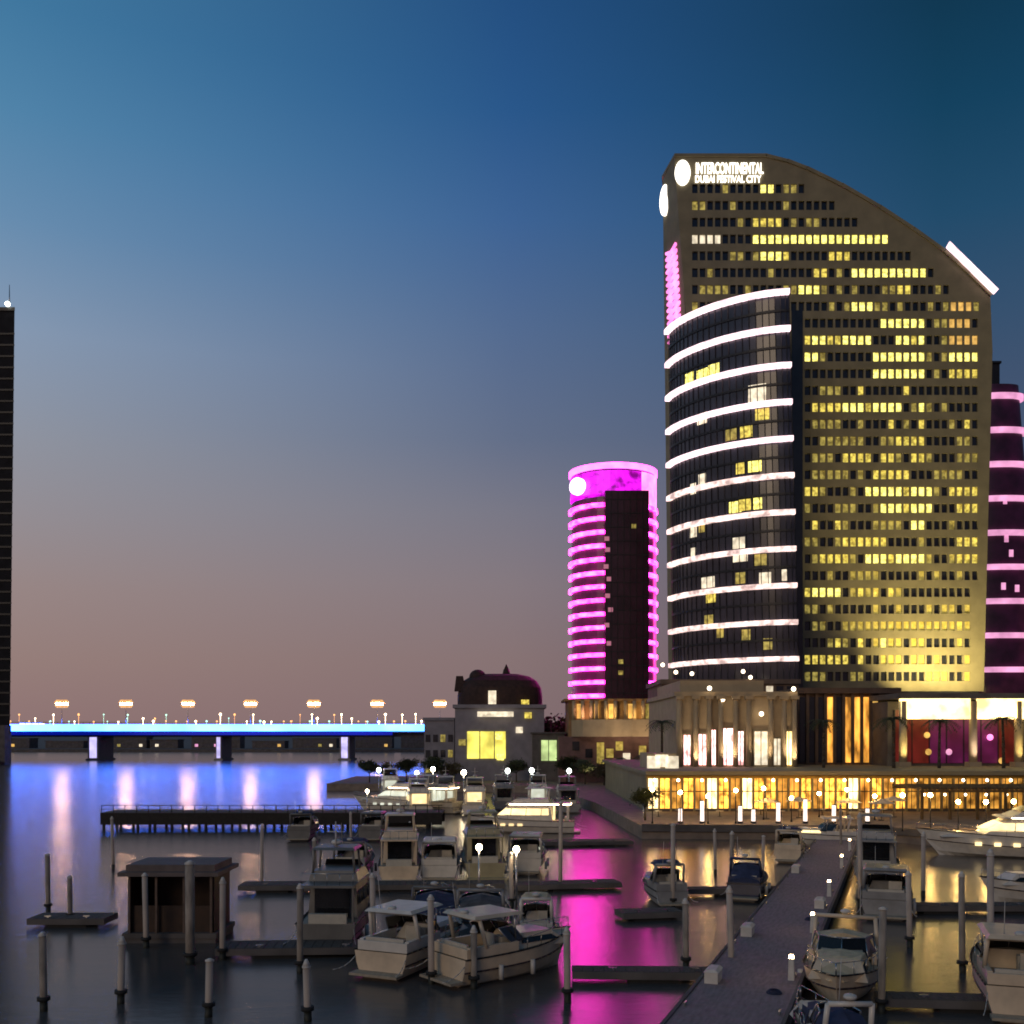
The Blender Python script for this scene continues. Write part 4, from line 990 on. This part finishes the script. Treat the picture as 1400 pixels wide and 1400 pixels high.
# ------------------------------------------------------------------ dock lamps (white dots in the marina)
dl = [(518, 1092, 5.0, 210), (570, 1100, 5, 190), (592, 1090, 5, 200), (634, 1098, 5, 195), (694, 1100, 5.4, 190), (727, 1102, 5.6, 185), (778, 1100, 5.4, 186), (502, 1120, 3.8, 160), (655, 1230, 3.6, 80), (706, 1240, 3.8, 72), (880, 1135, 4.6, 133)]
for i, (px, py, h, _) in enumerate(dl):
    x, D = wp(px, py)
    o = thing('dock_lamp', 'small white lamp post among the moored boats, ' + ordl(i, len(dl)) if i < 7 else ['pink white lamp post under the bow of the long yacht', 'lamp post beside the left beige cruiser cabin', 'lamp post beside the near beige cruiser', 'lamp post left of the golden restaurants'][i - 7], 'lamp', (x, D, 0), group='dock lamps')
    p = MB(); p.cyl((0, 0, -1), (0, 0, h), .09, .07, 8); p.build('pole', STEEL, o, False)
    big = .42 if i < 7 else .22
    p = MB(); p.ball((0, 0, h + big), big, 10, 0, 1.1); p.build('globe', LAMPC if i in (0, 1, 4, 5, 6) else emi('lamp_cream', (1, .78, .48), 60), o, False)

# ------------------------------------------------------------------ dock shelter at left
x, D = wp(228, 1292)
sh = thing('dock_shelter', 'dark brown dock shelter with flat grey roof and open posts', 'shelter', (x, D + 2.2, 0))
sh.scale = (.80, .9, .96)
p = MB(); p.box(-3.4, 3.4, -2, 2.4, .3, .6); p.box(-3.3, 3.3, -1.9, 2.3, -.3, .29); p.build('float_deck', DCONC, sh, False)
p = MB(); p.box(-3.6, 3.6, -2.3, 2.7, 4.05, 4.3); p.box(-3.2, 3.2, -1.8, 2.3, 4.3, 4.7); p.build('roof', mat('grey_roof', (.12, .095, .09), .7, 0, 1, .2), sh, False)
BRN = mat('dark_brown_panel', (.035, .014, .006), .6, 0, 1.5, .4)
p = MB(); p.box(-3.1, 3.1, 1.9, 2.1, .6, 4.05); p.box(-3.1, -2.9, -1.6, 1.9, .6, 4.05); p.box(2.9, 3.1, -1.6, 1.9, .6, 4.05); p.build('wall_panel', BRN, sh, False)
p = MB(); p.box(-2.9, 2.9, -1.5, -1.35, .6, 2.2); p.build('front_panel', BRN, sh, False)
for xx in (-2.95, -1.0, 1.0, 2.95):
    p = MB(); p.box(xx - .08, xx + .08, -1.85, -1.69, .6, 4.05); p.build('post', mat('post_wood', (.12, .08, .06), .7, 0, 2, .3), sh, False)

# ------------------------------------------------------------------ boats
def boat(name, label, loc, heading, Lb=9.0, B=3.1, F=1.15, style='cruiser', hull=GEL, lit_=None, group='moored motor boats', canvas=BCANVAS, cabm=None):
    """bow along +x in local space; heading = direction of the bow (radians)"""
    o = thing(name, label, 'boat' if Lb < 13 else 'yacht', (loc[0], loc[1], 0), heading, group)
    cabm = cabm or hull
    ST = 16; rings = []; top = []
    def hb(t): return B / 2 * (0.93 + .07 * min(1, t / .35)) * (1 - max(0, (t - .42) / .58) ** 2.3)
    def sh_(t): return F * (1 + .38 * t * t)
    for i in range(ST + 1):
        t = i / ST; hbv = max(.02, hb(t)); s_ = sh_(t); x = t * Lb
        rake = lambda f: x - (Lb * .11) * t ** 3 * (1 - f)
        zc_ = .12 + .35 * t ** 3
        half = [(rake(0), 0.0, -.45 + .3 * t ** 4), (rake(.2), hbv * .78 * (1 - .25 * t), zc_), (rake(.55), hbv * .93, (zc_ + s_) / 2), (rake(1), hbv, s_)]
        rings.append([(a, -b_, c) for a, b_, c in reversed(half)] + half[1:])
        top.append((rake(1), hbv, s_))
    p = MB(); p.loft(rings, smooth=False); p.build('hull', hull, o, False)
    p = MB()
    for i in range(ST):
        a_, b_ = top[i], top[i + 1]
        p.quad((a_[0], -a_[1] * .97, a_[2] - .06), (b_[0], -b_[1] * .97, b_[2] - .06), (b_[0], b_[1] * .97, b_[2] - .06), (a_[0], a_[1] * .97, a_[2] - .06))
    p.build('deck', DECK, o, False)
    # rub rail and boot stripe
    for sy in (-1, 1):
        p = MB(); p.path([(x, sy * (y + .02), z + .02) for x, y, z in top], .045, 5); p.build('rub_rail', DARKM, o, False)
    p = MB()
    for sy in (-1, 1):
        rr_ = [(r[5][0], sy * (abs(r[5][1]) * .985 + .035), r[5][2]) for r in rings]
        for a_, b_ in zip(rr_[:-1], rr_[1:]): p.cyl(a_, b_, .05, .05, 4)
    p.build('stripe', BOOT, o, False)
    # bow rail
    p = MB(); rp = [(x - .1, y * .9, z) for x, y, z in top if x > Lb * .45]
    for sy in (-1, 1):
        p.path([(x, sy * y, z + .55) for x, y, z in rp], .022, 5)
        for x, y, z in rp[::2]: p.cyl((x, sy * y, z - .05), (x, sy * y, z + .55), .018, n=5)
    p.build('rail', STEEL, o, False)
    # swim platform
    p = MB(); p.box(-.75, .0, -B * .42, B * .42, .22, .34); p.build('swim_platform', DECK if style != 'flybridge' else hull, o, False)
    z0 = F * 1.02
    if style in ('cruiser', 'covered', 'hardtop'):
        zc_ = F + .62
        p = MB(); p.frus(Lb * .40, Lb * .86, B * .36, z0, Lb * .46, Lb * .74, B * .26, zc_ + .15); p.build('cabin', cabm, o, False)
        p = MB(); p.frus(Lb * .48, Lb * .78, B * .345, z0 + .28, Lb * .50, Lb * .73, B * .315, z0 + .52); p.build('cabin_window', TINT if not lit_ else lit_, o, False)
        p = MB(); p.box(Lb * .04, Lb * .42, -B * .44, -B * .37, z0 - .02, z0 + .5); p.box(Lb * .04, Lb * .42, B * .37, B * .44, z0 - .02, z0 + .5); p.box(Lb * .02, Lb * .04, -B * .44, B * .44, z0 - .02, z0 + .45)
        p.build('coaming', cabm, o, False)
        ws = MB(); pts0 = [(Lb * .36, -B * .43), (Lb * .50, -B * .33), (Lb * .545, 0), (Lb * .50, B * .33), (Lb * .36, B * .43)]
        pts1 = [(x - .65, y * .88) for x, y in pts0]
        for i in range(4): ws.quad((*pts0[i], zc_ - .15), (*pts0[i + 1], zc_ - .15), (*pts1[i + 1], zc_ + .62), (*pts1[i], zc_ + .62))
        wso = ws.build('windscreen', TINT, o, False)
        fr = MB(); fr.path([(*q_, zc_ + .63) for q_ in pts1], .035, 5)
        for i in range(5): fr.cyl((*pts0[i], zc_ - .15), (*pts1[i], zc_ + .63), .03, n=5)
        fr.build('frame', STEEL, wso, False)
        p = MB(); p.box(Lb * .05, Lb * .11, -B * .34, B * .34, z0 - .3, z0 + .22); p.box(Lb * .045, Lb * .06, -B * .34, B * .34, z0 + .22, z0 + .6); p.build('seat', VINYL, o, False)
        p = MB(); p.box(Lb * .33, Lb * .38, -B * .3, -B * .05, z0 - .05, z0 + .7); p.box(Lb * .26, Lb * .31, -B * .3, -B * .05, z0 - .05, z0 + .42); p.box(Lb * .255, Lb * .268, -B * .3, -B * .05, z0 + .42, z0 + .95); p.build('helm_seat', VINYL, o, False)
        # radar arch
        p = MB(); ax = Lb * .17
        p.path([(ax, -B * .43, z0 + .4), (ax - .35, -B * .40, z0 + 1.75), (ax - .35, B * .40, z0 + 1.75), (ax, B * .43, z0 + .4)], .10, 8); p.build('arch', cabm, o, False)
        if style == 'hardtop':
            p = MB(); p.frus(Lb * .08, Lb * .47, B * .43, z0 + 1.80, Lb * .10, Lb * .44, B * .38, z0 + 1.95); p.build('hardtop', cabm, o, False)
            for sy in (-1, 1):
                p = MB(); p.cyl((Lb * .42, sy * B * .36, z0 + .5), (Lb * .40, sy * B * .39, z0 + 1.82), .05, n=6); p.build('post', STEEL, o, False)
        if style == 'cruiser':
            p = MB(); rg = []
            for xx, zz in ((Lb * .12, z0 + 1.85), (Lb * .22, z0 + 2.02), (Lb * .34, z0 + 2.0), (Lb * .42, z0 + 1.8)):
                rg.append([(xx, -B * .42, zz - .28), (xx, -B * .3, zz - .05), (xx, 0, zz), (xx, B * .3, zz - .05), (xx, B * .42, zz - .28)])
            p.loft(rg, caps=False); p.loft([[(a_, b_, c - .04) for a_, b_, c in r] for r in rg], caps=False); p.build('bimini', canvas, o, False)
        if style == 'covered':
            p = MB(); rg = []
            for xx, zz, ww in ((Lb * .0, z0 + .5, .44), (Lb * .12, z0 + 1.1, .45), (Lb * .25, z0 + 1.35, .45), (Lb * .36, z0 + 1.3, .44)):
                rg.append([(xx, -B * ww, z0 + .1), (xx, -B * ww * .85, zz - .25), (xx, 0, zz), (xx, B * ww * .85, zz - .25), (xx, B * ww, z0 + .1)])
            p.loft(rg, caps=True); p.build('canvas_cover', canvas, o, False)
            p = MB(); rg = []
            for xx, zz, ww in ((Lb * .55, zc_ + .28, .37), (Lb * .7, zc_ + .22, .33), (Lb * .84, z0 + .38, .22), (Lb * .95, z0 + .36, .09)):
                rg.append([(xx, -B * ww, z0 + .12), (xx, -B * ww * .8, zz - .12), (xx, 0, zz), (xx, B * ww * .8, zz - .12), (xx, B * ww, z0 + .12)])
            p.loft(rg, caps=True); p.build('foredeck_cover', canvas, o, False)
        p = MB(); p.cyl((ax - .35, B * .2, z0 + 1.8), (ax - .6, B * .2, z0 + 3.4), .02, .012, 5); p.build('antenna', PCAP, o, False)
        p = MB(); p.ball((ax - .35, 0, z0 + 2.0), .24, 8, 0, .5); p.build('radar_dome', PCAP, o, False)
    else:  # flybridge
        hs = 1.95
        p = MB(); p.frus(Lb * .20, Lb * .74, B * .40, z0, Lb * .22, Lb * .60, B * .36, z0 + hs); p.build('saloon', cabm, o, False)
        p = MB(); p.frus(Lb * .235, Lb * .712, B * .396, z0 + .72, Lb * .24, Lb * .638, B * .378, z0 + 1.5); wi = p.build('saloon_window', lit_ or TINT, o, False)
        for k in range(0, 5, 2):
            xx = Lb * (.30 + .07 * k)
            for sy in (-1, 1):
                p = MB(); p.cyl((xx + .1, sy * B * .398, z0 + .70), (xx, sy * B * .378, z0 + 1.52), .05, n=5); p.build('pillar', cabm, wi, False)
        p = MB(); p.frus(Lb * .62, Lb * .90, B * .30, z0 + .02, Lb * .64, Lb * .84, B * .22, z0 + .42); p.build('foredeck_trunk', cabm, o, False)
        p = MB(); p.frus(Lb * .03, Lb * .64, B * .43, z0 + hs, Lb * .03, Lb * .62, B * .43, z0 + hs + .14); p.build('flybridge_deck', cabm, o, False)
        if Lb > 12 and lit_ is not None:
            p = MB(); p.box(Lb * .04, Lb * .60, -B * .43 - .04, -B * .43, z0 + hs + .01, z0 + hs + .12); p.box(Lb * .04, Lb * .60, B * .43, B * .43 + .04, z0 + hs + .01, z0 + hs + .12); p.box(Lb * .03 - .04, Lb * .03, -B * .42, B * .42, z0 + hs + .01, z0 + hs + .12)
            p.build('deck_light', LAMPS, o, False)
        p = MB(); p.frus(Lb * .22, Lb * .60, B * .40, z0 + hs + .14, Lb * .24, Lb * .54, B * .36, z0 + hs + .72); p.build('coaming', cabm, o, False)
        p = MB(); p.quad((Lb * .555, -B * .33, z0 + hs + .7), (Lb * .555, B * .33, z0 + hs + .7), (Lb * .515, B * .28, z0 + hs + 1.1), (Lb * .515, -B * .28, z0 + hs + 1.1)); p.build('windscreen', TINT, o, False)
        p = MB(); zz = z0 + hs + 1.95
        p.frus(Lb * .20, Lb * .46, B * .36, zz, Lb * .22, Lb * .44, B * .32, zz + .14); p.build('hardtop', cabm, o, False)
        for xx in (.24, .42):
            for sy in (-1, 1):
                p = MB(); p.cyl((Lb * xx, sy * B * .34, z0 + hs + .5), (Lb * (xx - .01), sy * B * .31, zz + .02), .07, n=6); p.build('post', cabm, o, False)
        p = MB(); p.path([(Lb * .03 + .1, -B * .41, z0 + hs + .8), (Lb * .22, -B * .41, z0 + hs + .8)], .025); p.path([(Lb * .03 + .1, B * .41, z0 + hs + .8), (Lb * .22, B * .41, z0 + hs + .8)], .025); p.path([(Lb * .03 + .1, -B * .41, z0 + hs + .8), (Lb * .03 + .1, B * .41, z0 + hs + .8)], .025)
        for yy in (-.41, -.2, 0, .2, .41): p.cyl((Lb * .03 + .1, B * yy, z0 + hs + .14), (Lb * .03 + .1, B * yy, z0 + hs + .8), .02, n=5)
        p.build('flybridge_rail', STEEL, o, False)
        for sy in (-1, 1):
            p = MB(); p.box(Lb * .05, Lb * .07, sy * B * .40 - .05, sy * B * .40 + .05, z0, z0 + hs); p.build('post', cabm, o, False)
        p = MB(); p.box(Lb * .18, Lb * .197, -B * .28, B * .28, z0 + .1, z0 + 1.8); p.build('saloon_door', lit_ or TINT, o, False)
        p = MB(); p.cyl((Lb * .3, 0, zz + .1), (Lb * .29, 0, zz + 1.6), .06, .03, 6); p.ball((Lb * .33, 0, zz + .35), .35, 8, 0, .5); p.path([(Lb * .295, -.5, zz + 1.0), (Lb * .295, .5, zz + 1.0)], .03); p.build('mast', PCAP, o, False)
        p = MB(); p.box(Lb * .05, Lb * .09, -B * .3, B * .3, z0 - .1, z0 + .45); p.build('seat', VINYL, o, False)
        if Lb > 12:
            for k in range(4):
                xx = Lb * (.5 + .08 * k); hbv = hb(.5 + .08 * k)
                for sy in (-1, 1):
                    p = MB(); p.box(xx - .3, xx + .3, sy * hbv * .985 - .04 * 1, sy * hbv * .985 + .04, F * .62, F * .80); p.build('porthole', lit_ or TINT, o, False)
    # mooring lines
    for sy in (-1, 1):
        p = MB(); a0 = Vector((.35, sy * B * .42, F)); a1 = Vector((-1.5, sy * B * .55, .6)); pts_ = [a0.lerp(a1, u / 5) - Vector((0, 0, .25 * math.sin(math.pi * u / 5))) for u in range(6)]
        p.path(pts_, .02, 4); p.build('mooring_line', PCAP, o, False)
    # fenders
    for k, tt in enumerate((.25, .5)):
        x = tt * Lb; p = MB(); p.cyl((x, -hb(tt) - .14, .25), (x, -hb(tt) - .14, .95), .12, .12, 8); p.build('fender', PCAP, o, False)
    return o

def bw(px, py): return wp(px, py)
# foreground pair
boat('motor_cruiser', 'near beige cruiser with flat canopy, lower right of the middle boats', bw(612, 1345), R(38), 7.8, 3.2, 1.35, 'hardtop', GELB)
boat('motor_cruiser', 'beige cruiser left of the near one, with white cabin', bw(520, 1338), R(66), 8.6, 3.2, 1.3, 'hardtop', GELB, cabm=GEL)
x, D = bw(1133, 1396)
boat('covered_boat', 'beige boat under tan canvas beside the walkway, bow towards the viewer', (x - .3, D + .2 - 0), R(94), 8.8, 3.5, 1.25, 'covered', GELB, canvas=CANVAS)
o_ = scn.objects['covered_boat']; o_.location = (x + .5 + 8.8 * .356, D + .6 + 8.8 * .934, 0); o_.rotation_euler = (0, 0, R(-110.9))
x, D = bw(1205, 1258); boat('small_cruiser', 'small white boat with square stern moored right of the walkway', (x + .3, D, 0), R(70), 7.5, 3.3, 1.3, 'hardtop', GELG)
x, D = bw(922, 1243); boat('small_cruiser', 'small grey boat on the short dock right of the magenta reflection', (x, D + .8, 0), R(96), 6.5, 2.5, 1.1, 'cruiser', GELG)
x, D = bw(1395, 1400); boat('motor_cruiser', 'beige hull cut by the right edge near the bottom corner', (x + .2, D - 0, 0), R(72), 9, 3.2, 1.5, 'hardtop', GELB)
x, D = bw(1368, 1236); boat('motor_cruiser', 'white bow pointing left at the right edge above golden water', (x + 8, D + 1.5, 0), R(183), 9, 3, 1.3, 'cruiser', GEL)
x, D = bw(1082, 1396); boat('small_cruiser', 'pale bow poking in at the bottom edge by the walkway', (11.6, 34.3, 0), R(90), 7.0, 1.9, 1.0, 'covered', GEL, canvas=BCANVAS)
x, D = bw(1062, 1232); boat('small_cruiser', 'dark boat with rounded stern left of the walkway', (x - 2.4, D, 0), R(69), 6.5, 2.6, 1.2, 'covered', NAVY, canvas=BCANVAS)
x, D = bw(1100, 1178); boat('small_cruiser', 'low tan boat moored at the quay above the walkway', (x - 1.9, D - 1, 0), R(69), 7, 2.7, 1.2, 'cruiser', GELB, lit_=W_LO)
# right background
x, D = bw(1150, 1262)
x, D = bw(1246, 1168); boat('flybridge_yacht', 'large brightly lit flybridge yacht moored at the quay on the right', (x + 21, D - 4.5, 0), R(167), 21, 5.4, 1.9, 'flybridge', GEL, lit_=YLIT, group='large yachts')
x, D = bw(1190, 1158); boat('motor_cruiser', 'small lit cruiser left of the large bright yacht', (x - 1, D + 0.5, 0), R(170), 8.5, 2.9, 1.2, 'hardtop', GEL, lit_=YLIT)
x, D = bw(1198, 1212); boat('motor_cruiser', 'grey boxy boat in front of the quay right of the walkway', (x, D, 0), R(71), 8, 3.6, 1.5, 'flybridge', GELG)
# middle
x, D = bw(716, 1196); boat('motor_cruiser', 'white lit cruiser left of the magenta reflection', (x, D, 0), R(84), 8.5, 3.3, 1.4, 'hardtop', GEL, lit_=YLITC)
x, D = bw(733, 1296); boat('tender', 'small white tender beside the near beige cruiser', (x, D, 0), R(88), 5.2, 2.1, .9, 'cruiser', GEL, canvas=CANVAS)
x, D = bw(664, 1205); boat('flybridge_boat', 'tall olive grey flybridge boat in the centre of the harbour', (x, D, 0), R(96), 10.5, 3.6, 1.5, 'flybridge', mat('olive_gelcoat', (.38, .33, .2), .35, 0, 1, .15))
x, D = bw(600, 1205); boat('motor_cruiser', 'cream cruiser left of the tall olive boat', (x, D, 0), R(92), 9.5, 3.3, 1.3, 'hardtop', GEL)
x, D = bw(545, 1208); boat('flybridge_boat', 'beige flybridge boat beyond the cream cruiser, left of the tall olive boat', (x, D, 0), R(94), 10, 3.5, 1.4, 'flybridge', GELB)
x, D = bw(475, 1205); boat('motor_cruiser', 'dark grey cruiser with bimini in the middle harbour', (x, D, 0), R(90), 9, 3.2, 1.3, 'cruiser', GELG)
x, D = bw(445, 1298); boat('flybridge_boat', 'dark grey flybridge boat left of the beige cruisers', (x, D, 0), R(88), 9.5, 3.6, 1.4, 'flybridge', mat('dim_gelcoat', (.15, .145, .135), .4, 0, 1, .2))
x, D = bw(655, 1292); boat('covered_boat', 'covered dark boat behind the near beige cruiser', (x, D, 0), R(88), 8.5, 3.2, 1.2, 'covered', GELG, canvas=mat('grey_canvas', (.1, .095, .1), .9, 0, 2, .3, .6))
x, D = bw(590, 1292); boat('covered_boat', 'violet grey covered boat between the beige cruisers', (x, D + 1, 0), R(90), 8.5, 3.1, 1.2, 'covered', mat('dim_gelcoat', (.15, .145, .135), .4, 0, 1, .2), canvas=BCANVAS)
# far yachts in front of the left waterfront
x, D = bw(478, 1108); boat('motor_yacht', 'long white yacht with its sharp bow pointing left at the blue water', (x + 17.5, D - 6, 0), R(160), 18, 4.6, 1.8, 'flybridge', GEL, lit_=YLITC, group='large yachts')
x, D = bw(640, 1140); boat('motor_yacht', 'low white hulled yacht left of the magenta reflection', (x + 13, D + 1.5, 0), R(176), 13.2, 3.8, 1.5, 'flybridge', GEL, lit_=YLIT, group='large yachts')
fy = [(575, 1118, R(100), 11, 'cream flybridge boat behind the long white yacht', YLIT), (610, 1112, R(95), 12, 'lit cream boat below the domed pavilion', YLITC), (648, 1115, R(90), 12, 'olive lit boat below the yellow glass front', YLIT),
      (690, 1108, R(94), 11, 'pale boat below the dormered roof', TINT), (735, 1108, R(88), 11, 'pale boat below the green lit building', YLITC), (535, 1092, R(100), 11, 'pale boat under the dark trees at the bridge end', YLITC), (778, 1112, R(92), 10, 'dark boat left of the palms', TINT)]
for px, py, hd, ln, lab, lt in fy:
    x, D = bw(px, py); boat('moored_yacht', lab, (x, D), hd, ln, 3.8, 1.5, 'flybridge', GEL if lt is not TINT else GELG, lit_=None if lt is TINT else lt, group='yachts below the pavilion')
jb_all = [(175, 1154, 8.5, 'dark boat at the left end of the long dock'), (222, 1150, 8, 'second boat from the left on the long dock'), (268, 1153, 9, 'third boat from the left on the long dock'), (318, 1150, 8, 'fourth boat from the left on the long dock'), (362, 1152, 9, 'fifth boat from the left on the long dock'),
      (408, 1150, 8.5, 'dark boat below the right bridge lamp reflections, in front of the timber pier'), (455, 1153, 9, 'seventh boat from the left on the long dock'), (505, 1150, 9, 'dark boat at the right part of the timber pier'), (553, 1153, 8, 'rightmost boat on the long dock')]
jb = [j_ for j_ in jb_all if j_[0] in (408, 505)]
for px, py, ln, lab in jb:
    x, D = bw(px, py); boat('small_cruiser', lab, (x, D), R(90 + random.uniform(-4, 4)), ln, 2.9, 1.2, random.choice(['cruiser', 'hardtop', 'covered']), mat('dim_gelcoat', (.15, .145, .135), .4, 0, 1, .2), group='boats before the timber pier')
